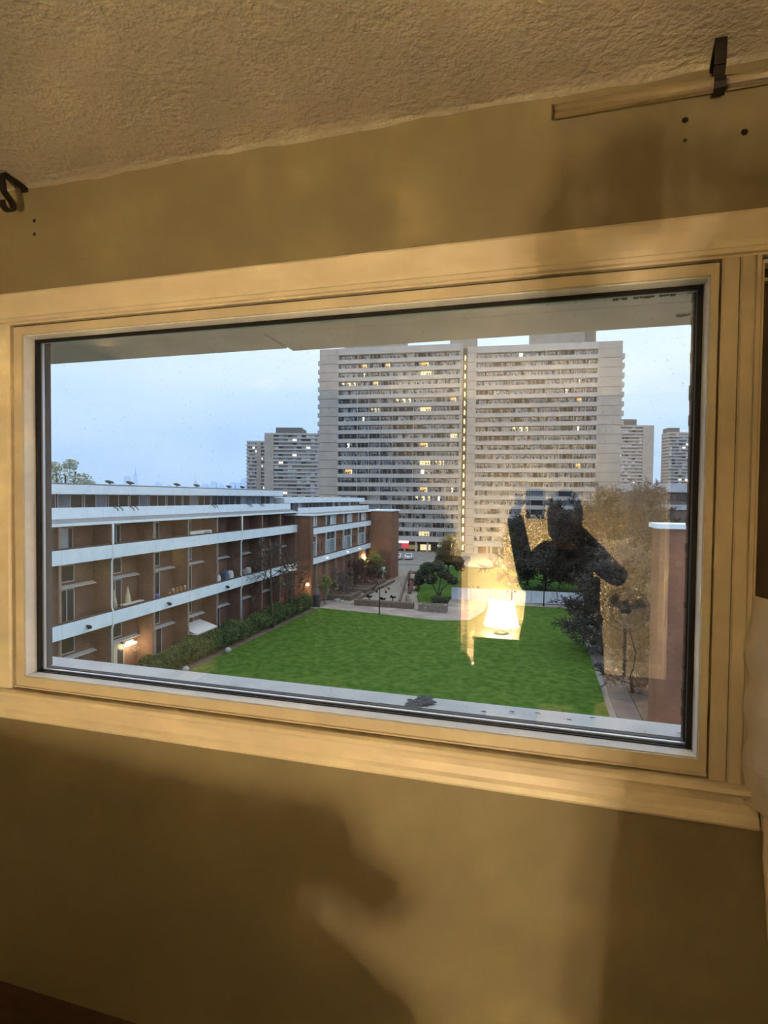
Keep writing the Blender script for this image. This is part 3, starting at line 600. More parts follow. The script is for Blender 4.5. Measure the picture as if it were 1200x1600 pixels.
for y in (34.2, 43.8, 53.9): build(MB().box(-33.2, -32.75, y, y+.12, -8.7, -8.55).box(-32.85, -32.7, y-.1, y+.22, -8.82, -8.62), 'floodlight', black_metal, lb)
for i, y in enumerate((38.3, 40.2, 52.8, 60.5, 63.5)):
    m = MB()
    for d in (0, .55): m.tube([(-34.2, y+d, .55), (-33.85, y+d+.1, .30), (-33.75, y+d+.1, .12)], .04, 5)
    build(m, 'conduit', black_metal, lb, kind='stuff')
# roof floodlights
for i, (y, dx) in enumerate(((39.5, 0), (42.0, 0), (48.8, 0), (52.2, 0), (58.7, 0), (61.9, 0))):
    r = empty('roof_floodlight', (-35.6, y, 2.36), 'small roof floodlight, number %s from the left along the long roof edge' % ['one', 'two', 'three', 'four', 'five', 'six'][i], 'floodlight', 'floodlights on the long roof')
    r['label'] = '%s small grey floodlight from the left on the long white roof edge' % ['first', 'second', 'third', 'fourth', 'fifth', 'sixth'][i]
    build(MB().tube([(-35.6, y, 2.2), (-35.6, y, 2.5)], .04, 5), 'post', black_metal, r)
    build(MB().prism([(y-.32, 2.72), (y+.2, 2.62), (y+.34, 2.48), (y+.1, 2.45), (y-.30, 2.58)], 'x', -35.8, -35.4), 'lamp_head', mat('flood_green', (.10, .13, .10), .7), r)

# ---- brick stair pier between the blocks + second block (facade X=-30.7)
sp_ = empty('stair_tower', (-32.5, 73.5, G), 'narrow red brick stair pier with a wall lamp, ending the long left block', 'tower')
bx('brick_wall', brick_red, (-36.5, -31.0, 72.9, 73.25, G, -1.3), sp_)
bx('brick_wall', brick_red, (-31.0, -30.72, 72.6, 73.25, G, -1.3), sp_)
bx('coping', white_conc, (-36.6, -30.4, 72.5, 73.28, -1.3, -1.08), sp_)
tag(build(MB().box(-31.35, -31.05, 72.4, 72.62, -11.35, -10.95).lathe([(0, 0), (.22, .06), (.22, .34), (0, .4)], (-31.2, 72.4, -11.3), 10, m=1), 'wall_lamp', [black_metal, lamp_warm]), 'glowing wall lamp low on the narrow brick stair pier', 'lamp')
def plight(at, e, col=(1, .68, .3), r=.15):
    l = bpy.data.lights.new('lamp_light', 'POINT'); l.energy = e; l.color = col; l.shadow_soft_size = r
    o = bpy.data.objects.new('lamp_light', l); COL.objects.link(o); o.location = at; return o
plight((-31.2, 72.1, -11.2), 120)
lb2 = empty('apartment_block', (-38, 88, G), 'farther low block with white framed glass bays, between the two brick piers', 'building')
bx('brick_wall', brick_red, (-44, -31.4, 73.3, 102, G, -1.3), lb2)
B2 = [75.1+4.02*k for k in range(7)]
for z0, z1 in ((-4.0, -3.05), (-8.35, -7.4)):
    for k in range(7):
        y0 = B2[k]; y1 = B2[k]+4.02 if k < 6 else 102.0
        y0 = 73.3 if k == 0 else y0
        bx('balcony_panel', white_conc, (-30.84, -30.7, y0+.02, y1-.02, z0, z1), lb2)
    bx('balcony_slab', eave_grey, (-31.4, -30.84, 73.3, 102, z0-.02, z0+.15), lb2)
    bx('coping', mat('coping_brown', (.09, .06, .05), .8), (-30.9, -30.68, 73.3, 102, z1, z1+.14), lb2)
bx('brick_wall', brick_red, (-31.4, -31.2, 73.3, 102, -7.5, -1.3), lb2)
for k, y in enumerate([71.1]+B2):
    bx('frame_post', frame_white, (-31.2, -30.95, max(y, 73.4)-.08, max(y, 73.4)+.12, -7.4, -1.35), lb2)
    if k % 2 == 0:
        y0 = max(y, 73.4)+.12; wd2 = B2[k]-.1-y0 if k < 7 else 3
        window(lb2, -31.2, y0, -7.35, wd2, 2.1, (.5,), [w_sky, sky_tint_glass]); window(lb2, -31.2, y0, -5.25, wd2, 1.25, (.5,), [w_dark, w_dark]); window(lb2, -31.2, y0, -3.0, wd2, 1.6, (.5,), [w_dark, w_curtain])
    else:
        for d in (1.0, 2.3): bx('small_window', w_dark, (-31.2, -31.16, y+d, y+d+.5, -6.7, -5.5), lb2)
    bx('white_bracket', frame_white, (-31.0, -30.75, max(y, 73.6)+3.3 if k else 73.9, (max(y, 73.6)+3.6) if k else 74.2, -4.4, -4.0), lb2)
for k in range(7):
    bx('column', pier_edge, (-31.4, -30.9, B2[k]-.1, B2[k]+.2, G, -8.3), lb2); window(lb2, -31.4, B2[k]+.5, G+.2, 1.7, 2.4, (.5,), [w_dark, sky_tint_glass])
bx('eave_fascia', white_conc, (-30.9, -30.6, 73.3, 102, -1.32, -1.14), lb2)
build(MB().prism([(-35.5, -1.1), (-34.0, -1.08), (-30.9, -1.15), (-30.9, -1.35), (-35.5, -1.35)], 'y', 73.3, 102), 'roof_edge', eave_grey, lb2)
for k in range(9): bx('terrace_panel', white_conc, (-34.15, -34.0, 75.35+4*k+.02, 75.35+4*(k+1)-.02, -1.12, -.24), lb2)
bx('penthouse_wall', mat('penthouse_brown', (.10, .075, .06), .8), (-44, -36.4, 73.3, 112, -1.3, .6), lb2)
for k in range(12): window(lb2, -36.4, 74+3.1*k, -.75, 2.7, 1.25, (.5,), [rr.choice([w_dark, w_dark, w_curtain]), rr.choice([w_dark, sky_tint_glass])])
bx('penthouse_fascia', white_conc, (-44.2, -35.2, 73.1, 112, .49, 1.29), lb2)
for k in range(7): bx('roof_vent', stone, (-36.2-.3*(k % 2), -35.9, 76+4.6*k, 76.8+4.6*k, 1.29, 1.55), lb2)
for k, y in enumerate((78.5, 88.0, 94.5)):
    tag(build(MB().lathe([(0, -.14), (.12, -.1), (.16, 0), (.12, .1), (0, .14)], (-30.55, y, -7.9), 8, m=0).box(-30.7, -30.55, y-.04, y+.04, -7.95, -7.85, 1), 'wall_lamp', [white_sign, black_metal]), '%s small white lamp on the lower band of the far low block' % ['nearest', 'middle', 'farthest'][k], 'lamp')
# brick tower at the far end
bt = empty('stair_tower', (-28.8, 105, G), 'broad brown brick stair tower with white coping, left of the tall tower base', 'tower')
bx('brick_wall', brick_red, (-31.1, -26.6, 102, 108, G, -1.25), bt)
bx('coping', white_conc, (-31.3, -26.35, 101.8, 108.2, -1.25, -1.0), bt)
bx('roof_lamp', white_sign, (-29.6, -29.2, 102.1, 102.4, -1.0, -.82), bt)
bx('brick_wall', brick_red, (-44, -31.1, 102.2, 106, G, -1.3), bt)

# ---- right wing: brick pier close by, pale flat roofs behind
rw = empty('stair_tower', (9.8, 42, G), 'brown brick pier with a white coping at the right edge of the view', 'tower')
bx('brick_wall', brick_red, (8.2, 13.6, 40.7, 43.2, G, -.42), rw)
bx('coping', white_conc, (8.0, 13.9, 40.5, 43.4, -.42, -.10), rw)
bx('downspout', stone, (10.15, 10.25, 40.6, 40.7, G, -.42), rw)
rb = empty('apartment_block', (40, 130, G), 'pale flat roofed low block behind the bare trees at right', 'building')
bx('wall', mat('wall_greybrown', (.17, .15, .13), .9, noise=(.8, (.11, .1, .09), 1.5)), (21, 75, 131, 150, G, 1.2), rb)
bx('roof_fascia', mat('roof_pale', (.48, .52, .58), .8, noise=(.5, (.38, .41, .46), 1.5)), (20, 76, 130.4, 150.5, 3.2, 5.1), rb)
bx('upper_wall', mat('wall_greybrown', (.17, .15, .13), .9), (22, 75, 131.2, 150, 1.2, 3.2), rb)
bx('balcony_band', mat('roof_pale', (.48, .52, .58), .8), (21, 75, 130.6, 131, -.6, .5), rb)
for k in range(14): window_x = bx('window', w_dark, (22.5+3.6*k, 24.9+3.6*k, 130.95, 131.02, 1.5, 2.9), rb)

# ---- main slab tower
ANG = math.radians(4.65)
TW = empty('high_rise', (-63.7, 156.0, 0), 'huge twin slab concrete apartment tower filling the centre of the view', 'building', rz=ANG)
LBAY = [5.87, 11.84, 15.36, 18.89, 22.54, 28.79, 34.85, 38.53, 42.31]
RBAY = [46.91, 50.56, 56.68, 62.70, 66.21, 70.21, 74.01, 77.08, 80.13]
FH = 2.632; NF = 21
def ztop(wing): return 44.1 if wing == 0 else 43.15
def lbx(name, m, b, **t): return bx(name, m, b, TW, True, **t)
for wi, (bays, u0, u1) in enumerate(((LBAY, 5.87, 42.31), (RBAY, 46.91, 80.13))):
    zt = ztop(wi); zb = zt-FH*NF
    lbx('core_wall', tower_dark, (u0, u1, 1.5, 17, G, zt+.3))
    lbx('roof_fascia', tower_conc, (u0, u1, -.05, 17, zt, zt+2.0-(.0 if wi == 0 else .1)))
    ff = MB().box(0, u1-u0, 0, .14, -FH, -FH+1.18).box(0, u1-u0, .14, 1.5, -FH, -FH+.16).mesh('balcony_front', tower_conc)
    for k in range(NF): link('balcony_front', ff, TW, (u0, 0, zt-FH*k), True)
    for j, u in enumerate(bays): lbx('divider', tower_conc, (u-.07, u+.07, .1, 1.5, zb, zt))
# end walls of stacked concrete panels
pw = {}
for (u0, u1, wi) in ((0.0, 5.87, 0), (80.13, 86.5, 1), (44.43, 46.91, 1), (42.31, 43.05, 0)):
    zt = ztop(wi); pm_ = MB().box(0, u1-u0, 0, 17 if u1-u0 > 5 else 3, -FH+.12, 0).mesh('concrete_panel', tower_end)
    lbx('wall_joint', mat('joint_grey', (.14, .125, .115), .9), (u0+.05, u1-.05, .10, 16.9 if u1-u0 > 5 else 2.9, G, zt+.2))
    for k in range(-1, NF+2):
        if k == -1: lbx('concrete_panel', tower_end, (u0, u1, 0, 17 if u1-u0 > 5 else 3, zt+.05, zt+1.9))
        elif zt-FH*(k+1) > G-FH: link('concrete_panel', pm_, TW, (u0, 0, zt-FH*k), True)
lbx('stair_shaft', mat('shaft_dark', (.12, .11, .10), .9), (43.05, 44.43, 2.0, 17, G, 45.2))
for k in range(22):
    z = 43.15-FH*k
    m = MB().box(43.52, 43.82, 1.7, 1.99, z-1.55, z-.15).box(43.52, 44.0, 1.65, 1.69, z-.95, z-.75)
    if k > 13: m = MB().box(43.5, 43.95, 1.7, 1.99, z-1.7, z-.25)
    build(m, 'stair_light', stair_glow, TW, True)
for k in range(NF):
    for wi, u0, u1 in ((0, -.8, 0), (1, 86.5, 87.3)):
        z = ztop(wi)-FH*k; link('side_balcony', bpy.data.meshes.get('sb%d' % wi) or MB().box(0, .8, .8, 15, -FH, -FH+1.3).mesh('sb%d' % wi, tower_conc), TW, (u0, 0, z), True)
roofbox = mat('roof_box', (.30, .28, .25), .9, noise=(.3, (.25, .235, .21), 1.5)); roofbox2 = mat('roof_box_dark', (.16, .155, .15), .9)
lbx('roof_house', roofbox, (6.9, 25.2, 3, 12, 45, 52)); lbx('roof_house', roofbox, (39.1, 46.9, 3, 12, 45, 53)); lbx('roof_house', roofbox, (62.3, 77.0, 3, 12, 45, 53)); lbx('roof_house', roofbox2, (77.0, 80.1, 3.5, 12, 45, 52.5))
# window bays: a dozen variants shared by all bays, stretched to each bay's width
rr = random.Random(11); variants = []
VM = [w_curtain, w_sky, w_dark, w_lit, w_orange, w_white, frame_white]
def variant(kind):
    m = MB(); n = 7; x = .02
    ws = [rr.uniform(.7, 1.4) for _ in range(n)]; s = sum(ws); ws = [q/s*.96 for q in ws]
    for i, q in enumerate(ws):
        base = rr.choice([0, 0, 0, 1, 1, 2])
        if kind == 'dark': base = rr.choice([2, 2, 2, 1])
        if kind == 'pale': base = rr.choice([0, 0, 1])
        if kind == 'lit' and 1 <= i <= 5: base = rr.choice([3, 3, 0, 3])
        if kind == 'orange' and i in (2, 3, 4): base = rr.choice([4, 3])
        if kind == 'spot' and i == 3: base = 5
        m.box(x, x+q-.012, -.04, 0, .04, 1.36, base)
        if rr.random() < .5: m.box(x+.01, x+q*.45, -.5, -.2, .3, .75, 2)     # things standing on the balcony
        if rr.random() < .3: m.box(x+.012, x+q-.025, -.05, -.04, .04, .6, 2)
        x += q
    m.box(0, 1, -.02, .02, 1.36, 1.45, 2)
    return m.mesh('window', VM)
kinds = ['mix']*7+['dark']*2+['pale']*3+['lit', 'lit', 'orange', 'spot', 'spot']
variants = [(k, variant(k)) for k in kinds]
cnt = 0
hid = MB()
for wi, bays in ((0, LBAY), (1, RBAY)):
    for f in range(NF):
        z = ztop(wi)-FH*f-1.45
        for j in range(8):
            u0, u1 = bays[j]+.08, bays[j+1]-.08
            behind = (wi == 0 and ((f >= 16 and j < 3) or (f >= 17 and j < 4))) or (wi == 1 and f >= 15 and j >= 3)
            if behind: hid.box(u0, u1, 1.42, 1.5, z, z+1.4, rr.choice([0, 1, 2])); continue
            pool = variants
            kd = rr.random()
            lit = .13 if wi == 0 else .10
            if wi == 0 and j in (4, 5) and f > 8: lit = .35
            if kd < lit: pool = [v for v in variants if v[0] in ('lit', 'spot', 'orange')]
            elif kd < lit+.15 or (f in (5, 6, 12) and wi == 0 and kd < .5): pool = [v for v in variants if v[0] == 'dark']
            else: pool = [v for v in variants if v[0] in ('mix', 'pale')]
            link('window', rr.choice(pool)[1], TW, (u0, 1.44, z), True, sc=(u1-u0, 1, 1)); cnt += 1
build(hid, 'hidden_window', VM, TW, True, kind='stuff')
# ground floor
for wi, (u0, u1) in enumerate(((5.87, 42.31), (46.91, 80.13))):
    zb = ztop(wi)-FH*NF
    lbx('shop_wall', mat('shop_dark', (.13, .11, .085), .9), (u0, u1, 1.5, 4, G, zb+.1)); lbx('canopy', tower_conc, (u0, u1, -.8, 1.5, zb-.35, zb-.02))
    k = 0; u = u0+.2
    while u < u1-.3: lbx('column', tower_conc, (u, u+.5, -.4, .1, G, zb-.35)); u += 3.4
lbx('doorway', mat('shop_red', (.25, .12, .09), .8), (48.4, 51.3, 1.2, 1.52, G, -12.3)); lbx('door_surround', tower_conc, (47.6, 48.2, -.2, 1.5, G, -12.1)); lbx('door_surround', tower_conc, (51.6, 52.2, -.2, 1.5, G, -12.1))
for u0, u1, z0, z1, m in ((31.2, 34.3, -14.2, -12.5, w_lit), (36.3, 37.6, -12.9, -12.5, w_white), (24.5, 26.9, -13.9, -12.6, w_sky), (27.5, 30.5, -14, -12.7, mat('pane_dim', (.3, .25, .15), .6, emit=((1, .75, .3), .12))), (48.9, 50.4, -12.5, -12.2, w_white)):
    lbx('shop_window', m, (u0, u1, 1.35, 1.49, z0, z1))
lbx('shop_sign', white_sign, (24.9, 28.0, -.95, -.8, -12.05, -11.35)); lbx('shop_sign', red_sign, (25.9, 28.0, -.9, -.8, -13.6, -12.1), label='red lit shop sign panel')

# ---- distant towers
def far_tower(at, rz, W, D, zt, nf, fh, label, blank=(), rh=None, end=None, nb=12, seed=1, tint=1.0):
    r = empty('high_rise', (at[0], at[1], 0), label, 'building', rz=rz); q = random.Random(seed)
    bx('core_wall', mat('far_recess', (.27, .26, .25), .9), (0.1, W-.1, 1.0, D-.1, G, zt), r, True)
    bfm = MB().box(0, W, 0, 1.0, -fh, -fh+.42*fh).box(0, W, D-.6, D, -fh, -fh+.42*fh).box(-.4, 1, 0.5, D-1, -fh, -fh+.45*fh).box(W-1, W+.4, .5, D-1, -fh, -fh+.45*fh).mesh('balcony_band', tower_conc)
    bx('roof_fascia', tower_conc, (0, W, 0, D, zt-.3, zt+.9), r, True)
    for k in range(nf): link('balcony_band', bfm, r, (0, 0, zt-.3-fh*k), True)
    for a, b in blank: bx('end_wall', tower_end, (a, b, -.15, D, G, zt+.6), r, True)
    wm_ = MB()
    for k in range(nf):
        for j in range(nb):
            u0 = W*j/nb+.15; u1 = W*(j+1)/nb-.15
            if q.random() < .55: wm_.box(u0, u1, .9, .99, zt-.3-fh*k-.55*fh, zt-.3-fh*k-.08, q.choice([0, 0, 1, 1, 2, 5 if q.random() < .35 else 1]))
    build(wm_, 'window_row', VM, r, True, kind='stuff')
    if rh: bx('roof_house', roofbox2, (rh[0], rh[1], 2, D-2, zt+.9, zt+.9+rh[2]), r, True)
    return r
far_tower((-170.7, 324.5), .24, 36, 22, 41.6, 21, 2.47, 'stepped grey tower beside the left edge of the huge twin tower', blank=((0, 6.0),), rh=(6.9, 24, 3.8), seed=3)
far_tower((-188.1, 332.1), .24, 14.6, 20, 37.5, 20, 2.47, 'narrow pale tower farthest left of the distant towers', blank=((6.9, 10.0),), rh=None, seed=4, nb=8)
far_tower((52.0, 421), .26, 30.0, 24, 53.7, 26, 2.45, 'distant grey tower just right of the huge twin tower', blank=((22.2, 30),), rh=(4, 18.5, 4.4), seed=5)
far_tower((98.5, 463), .24, 18.0, 13, 52.6, 25, 2.45, 'lone distant tower at far right with striped left side', rh=(0, 8.5, 3.4), seed=6, nb=7)
# hazy skyline
sky = [(-1540, 14, 20), (-1505, 16, 14), (-1412, 22, 34), (-1380, 10, 22), (-1270, 26, 30), (-1195, 20, 60), (-1050, 60, 18), (-1205, 10, 30), (-955, 16, 46), (-935, 50, 40), (-905, 14, 52), (-875, 22, 44), (-840, 18, 70), (-800, 40, 62), (-1100, 40, 30), (-760, 30, 80)]
onw = ['first', 'second', 'third', 'fourth', 'fifth', 'sixth', 'seventh', 'eighth', 'ninth', 'tenth', 'eleventh', 'twelfth', 'thirteenth', 'fourteenth', 'fifteenth', 'sixteenth', 'seventeenth', 'eighteenth']
S_ = sorted([(95, 764, 760), (112, 764, 757), (172, 762, 754), (196, 762, 744), (209, 762, 728), (224, 762, 758), (245, 762, 753), (262, 763, 757), (286, 764, 759), (303, 764, 742), (318, 765, 755), (332, 765, 751), (344, 766, 756), (362, 766, 752), (372, 767, 753), (381, 767, 746)])
for i, (px, yb, yt) in enumerate(S_):
    a = math.atan((px-600)/855)-YAW; Yd = 1400; X = Yd*math.tan(a); d = Yd/math.cos(a)*math.cos(a+YAW)
    top = 1.53+(773-yt)*d/855; wd = [14, 10, 12, 16, 12, 10, 16, 12, 22, 9, 20, 16, 12, 18, 16, 20][i]
    if px in (209, 303):
        m = MB().box(X-wd/2, X+wd/2, Yd, Yd+14, G, 1.53+(top-1.53)*.45).box(X-wd/3.2, X+wd/3.2, Yd+2, Yd+12, 1.53+(top-1.53)*.45, 1.53+(top-1.53)*.68).tube([(X, Yd+7, 1.53+(top-1.53)*.68), (X, Yd+7, top)], [wd*.16, .8], 6)
        nm, lb_ = 'spire_tower', 'hazy blue tower with a spire, %s tower from the left on the horizon' % onw[i]
    else:
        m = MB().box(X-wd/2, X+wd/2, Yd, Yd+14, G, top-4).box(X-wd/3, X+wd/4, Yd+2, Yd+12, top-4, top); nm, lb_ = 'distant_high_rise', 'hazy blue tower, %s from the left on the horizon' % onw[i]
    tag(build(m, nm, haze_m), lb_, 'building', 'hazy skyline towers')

# ---- white fence of panels
fe = empty('fence', (-3, 85.5, G), 'long white panel fence across the middle of the courtyard', 'fence')
A_, B_ = Vector((-12.4, 85.4, G)), Vector((7.3, 86.6, G)); n_ = 26; d_ = (B_-A_)/n_; ang_ = math.atan2(d_.y, d_.x)
L_ = d_.length
pn = MB().box(.01, L_-.01, 0, .05, .08, 1.95)
for q in (.33, .66): pn.box(L_*q-.012, L_*q+.012, -.015, 0, .08, 1.95)
pn = pn.mesh('fence_panel', fence_w)
pst = MB().box(-.04, .04, -.06, .1, 0, 2.02).mesh('post', mat('post_grey', (.3, .32, .34), .6))
for k in range(n_+1):
    p = A_+d_*k
    if k < n_: link('fence_panel', pn, fe, (p.x, p.y, G), rz=ang_)
    if k % 4 == 0: link('post', pst, fe, (p.x, p.y, G), rz=ang_)

# ---- lamp posts
def lamp_post(x, y, h, label, heads=((-.9, -.3), (.9, -.9), (1.3, .3), (-.4, -1.0))):
    r = empty('lamp_post', (x, y, G), label, 'lamp post')
    build(MB().tube([(x, y, G), (x, y, G+h)], [.09, .06], 8), 'post', black_metal, r)
    for (dx, dz) in heads:
        build(MB().tube([(x, y, G+h), (x+dx*.5, y, G+h+.25), (x+dx, y, G+h+dz*.4)], .03, 5), 'arm', black_metal, r)
        build(MB().lathe([(0, .12), (.14, .08), (.17, -.05), (.1, -.14), (0, -.15)], (x+dx, y, G+h+dz*.4-.1), 8), 'lamp_head', black_metal, r)
lamp_post(-20.2, 71.5, 3.6, 'dark four headed lamp post at the plaza edge, left of the pine trees')
lamp_post(-2.4, 65.5, 5.2, 'thin lamp post standing on the lawn in front of the fence', heads=((-.5, .0), (.35, .2)))
lamp_post(1.55, 84.6, 3.7, 'slim dark post in front of the fence, near the big bare trees', heads=((.15, .2),))
sl = empty('street_lamp', (-31.9, 100.5, G), 'glowing globe street lamp in front of the broad brick tower', 'lamp')
build(MB().tube([(-31.2, 99.5, G), (-31.2, 99.5, -10.4)], .06, 6), 'post', black_metal, sl)
build(MB().lathe([(0, 0), (.25, .08), (.34, .3), (.25, .52), (0, .6)], (-31.2, 99.5, -10.4), 12), 'globe', lamp_warm, sl)
plight((-31.0, 98.9, -10.1), 250, (1, .75, .35))
for i, (x, y) in enumerate(((-27.6, 100.0), (-23.0, 96.0))):
    rp = empty('gate_bar', (x, y, G), ['pale pipe barrier beside the globe street lamp', 'low pale pipe barrier beside the sandy playground'][i], 'barrier')
    build(MB().tube([(x-2.2, y, G+1.2), (x, y-.3, G+1.1)], .06, 5), 'rail', stone, rp); build(MB().tube([(x, y-.3, G), (x, y-.3, G+1.2)], .07, 5), 'post', stone, rp); build(MB().tube([(x-2.2, y, G), (x-2.2, y, G+1.2)], .07, 5), 'post', stone, rp)
    if i == 0: build(MB().box(x-.3, x+.5, y-.5, y-.4, G+1.9, G+2.8).box(x+.05, x+.15, y-.45, y-.35, G, G+1.9), 'notice_board', white_conc, rp)
# wall lamp on the left block with its own light
wl = empty('wall_lamp', (-34.5, 40.6, -11.7), 'bright wall lamp under the balcony at lower left of the brick block', 'lamp')
build(MB().box(-35.0, -34.7, 40.3, 41.3, -11.75, -11.55), 'bracket', frame_white, wl)
build(MB().box(-34.72, -34.52, 40.2, 41.5, -11.92, -11.76), 'lamp_tube', mat('lamp_tube', (1, .9, .7), .5, emit=((1, .82, .5), 12)), wl)
plight((-34.2, 41.0, -12.2), 70, (1, .78, .42), .3)

# ---- playground and planters
def planter(x0, x1, y0, y1, h, label, m=timber, top=mulch):
    r = empty('planter', ((x0+x1)/2, (y0+y1)/2, G), label, 'planter')
    for b in ((x0, x1, y0, y0+.35), (x0, x1, y1-.35, y1), (x0, x0+.35, y0+.35, y1-.35), (x1-.35, x1, y0+.35, y1-.35)): bx('side_wall', m, (*b, G-.1, G+h), r)
    bx('soil', top, (x0+.35, x1-.35, y0+.35, y1-.35, G-.1, G+h-.15), r); return r
planter(-31.5, -27.0, 79.5, 84.5, .7, 'timber edged planting bed nearest the narrow brick pier', timber)
planter(-31.0, -26.5, 86, 92, .7, 'timber edged planting bed behind the nearest one, under the plum coloured tree', timber)
planter(-30.5, -26.8, 94, 99.5, .7, 'timber edged planting bed nearest the globe street lamp', timber)
planter(-25.5, -16.6, 76.4, 77.4, .8, 'long low dark wall along the plaza edge of the playground', timber, stone)
planter(-15.6, -11.6, 75.2, 76.6, 1.0, 'stone retaining planter below the dark pine trees', mat('stone_dark', (.16, .135, .11), .9, noise=(2, (.24, .2, .17), 1.5)), grass)
rr = random.Random(4)
def edge(x0, y0, x1, y1, label, w_=.3, h=.4, m=timber):
    d = Vector((x1-x0, y1-y0)); a = math.atan2(d.y, d.x); n = max(2, int(d.length/1.6)); r = empty('timber_edging', (x0, y0, G), label, 'edging')
    s = MB().box(.02, d.length/n-.02, -w_/2, w_/2, 0, h).mesh('timber', m)
    for k in range(n): link('timber', s, r, (x0+d.x*k/n, y0+d.y*k/n, G), rz=a)
edge(-26.2, 80, -25.4, 100, 'timber edging on the left side of the sandy playground')
edge(-19.6, 80.5, -24.6, 108, 'timber edging on the right side of the sandy playground')
edge(-17.6, 78.3, -19.2, 84, 'short dark timber edging beside the pine mound', .5, .6)
edge(-29.2, 78.3, -26.4, 93, 'pale stone edging between planting beds and playground', .5, .25, stone)
for i in range(16):
    x = -28.8+rr.random()*2.6; y = 78.5+i*.75+rr.random(); r = .25+.25*rr.random()
    tag(build(MB().lathe([(0, .32*r), (.6*r, .28*r), (r, .05), (.9*r, 0)], (x, y, G), 7), 'stepping_stone', stone), '%s flat pale stone from the near end, beside the playground' % onw[i], 'stone', 'flat stones beside the playground')
cf = empty('climbing_frame', (-19.6, 92, G), 'dark red wooden climbing frame on the playground', 'climbing frame')
redw = mat('red_timber', (.10, .04, .035), .8)
for x, y in ((-20.6, 91), (-19.0, 91.4), (-20.8, 93), (-19.2, 93.4)): build(MB().tube([(x, y, G), (x, y, G+3.3)], .1, 5), 'post', redw, cf)
for z in (.9, 1.8, 3.0): bx('platform', redw, (-20.8, -19.0, 91, 93.4, G+z, G+z+.12), cf)
build(MB().prism([(91.2, 1.9+G), (91.2, 1.7+G), (88.2, G+.15), (88.0, G+.3)], 'x', -20.1, -19.5), 'slide', redw, cf)
for i, (x, y) in enumerate(((-24.5, 80.8), (-22.0, 79.6), (-20.9, 81.5))):
    r = empty('spring_rider', (x, y, G), '%s small dark spring rider on the playground sand' % ['left', 'middle', 'right'][i], 'toy')
    build(MB().tube([(x, y, G), (x, y, G+.45)], .09, 6), 'spring', black_metal, r); build(MB().prism([(x-.45, G+.45), (x+.4, G+.45), (x+.5, G+.8), (x+.2, G+.65), (x-.3, G+.9)], 'y', y-.12, y+.12), 'seat', black_metal, r)
gt = bx('utility_box', mat('box_dark', (.04, .045, .05), .6), (-31.0, -29.9, 73.2, 74.1, G, G+1.7)); tag(gt, 'dark utility box at the foot of the narrow brick pier', 'box')
tag(bx('kerb_stone', stone, (-31.0, -29.7, 72.3, 72.6, G, G+.15)), 'pale kerb stone in front of the dark utility box', 'stone')

# ---- things on the balconies of the left block
for i, y in enumerate((38.35, 40.0)):
    u = empty('folded_parasol', (-34.2, y, -9.0), ['left', 'right'][i]+' folded cream parasol on the middle balcony of the brick block', 'parasol')
    build(MB().tube([(-34.2, y, -9.0), (-34.2, y, -6.3)], .03, 5), 'pole', dark_wood, u); build(MB().lathe([(0, 2.6), (.10, 2.2), (.22, 1.6), (.33, .9), (.26, .88), (0, 1.0)], (-34.2, y, -9.0), 8), 'canopy', beige_cloth, u)
tbl = empty('balcony_table', (-33.9, 40.2, -9.0), 'white table on the balcony between the folded parasols', 'table')
bx('table_top', white_plastic, (-34.1, -33.6, 38.9, 41.4, -7.98, -7.92), tbl)
for y in (39.1, 41.2): bx('leg', white_plastic, (-33.9, -33.8, y, y+.06, -8.9, -7.98), tbl)
tag(build(MB().lathe([(0, 0), (.28, 0), (.36, 1.25), (.38, 1.3), (0, 1.32)], (-33.7, 43.0, -9.0), 12), 'tub', blue_plastic), 'bright blue tub behind the balcony parapet', 'tub')
tag(build(MB().box(-34.3, -33.6, 48.2, 52.0, -3.5, -2.2).box(-34.28, -33.59, 50.6, 51.6, -2.9, -2.3, 1), 'storage_box', [white_plastic, w_sky]), 'long white box on the upper balcony of the brick block', 'box')
for i, (y, h, m) in enumerate(((53.6, 1.7, white_plastic), (55.2, 2.0, mat('cloth_blue', (.1, .13, .2), .9)), (56.3, 1.8, white_plastic), (59.3, 1.6, stone), (60.4, 1.7, white_plastic))):
    tag(build(MB().prism([(y-.4, -9), (y+.4, -9), (y+.35, -9+h*.8), (y+.1, -9+h), (y-.2, -9+h*.85)], 'x', -34.2, -33.7), 'covered_chair', m), '%s cloth covered chair from the left on the middle balcony' % onw[i], 'chair')
for i, (y, c) in enumerate(((44.4, timber), (45.0, stone), (45.6, leaf_yellow), (46.2, mat('pot_orange', (.35, .16, .07), .8)), (46.8, stone))):
    p = empty('flower_pot', (-33.5, y, -7.95), '%s small flower pot from the left on the balcony coping' % onw[i], 'pot')
    build(MB().lathe([(0, 0), (.12, 0), (.17, .25), (0, .25)], (-33.28, y, -7.94), 8), 'pot', mat('pot_orange', (.35, .16, .07), .8), p); build(MB().lathe([(.02, .25), (.17, .35), (.1, .5), (0, .55)], (-33.28, y, -7.94), 6), 'plant', c, p)
am = empty('ground_awning', (-33.3, 47.5, -12), 'white retractable awning open over a ground floor patio', 'awning')
build(MB().prism([(-34.8, -11.9), (-32.6, -12.5), (-32.6, -12.62), (-34.8, -12.02)], 'y', 47.9, 51.6), 'cloth', mat('awning_white', (.62, .62, .60), .7), am)
build(MB().tube([(-34.8, 47.9, -12.5), (-32.7, 47.9, -12.6)], .05, 5), 'arm', frame_white, am)

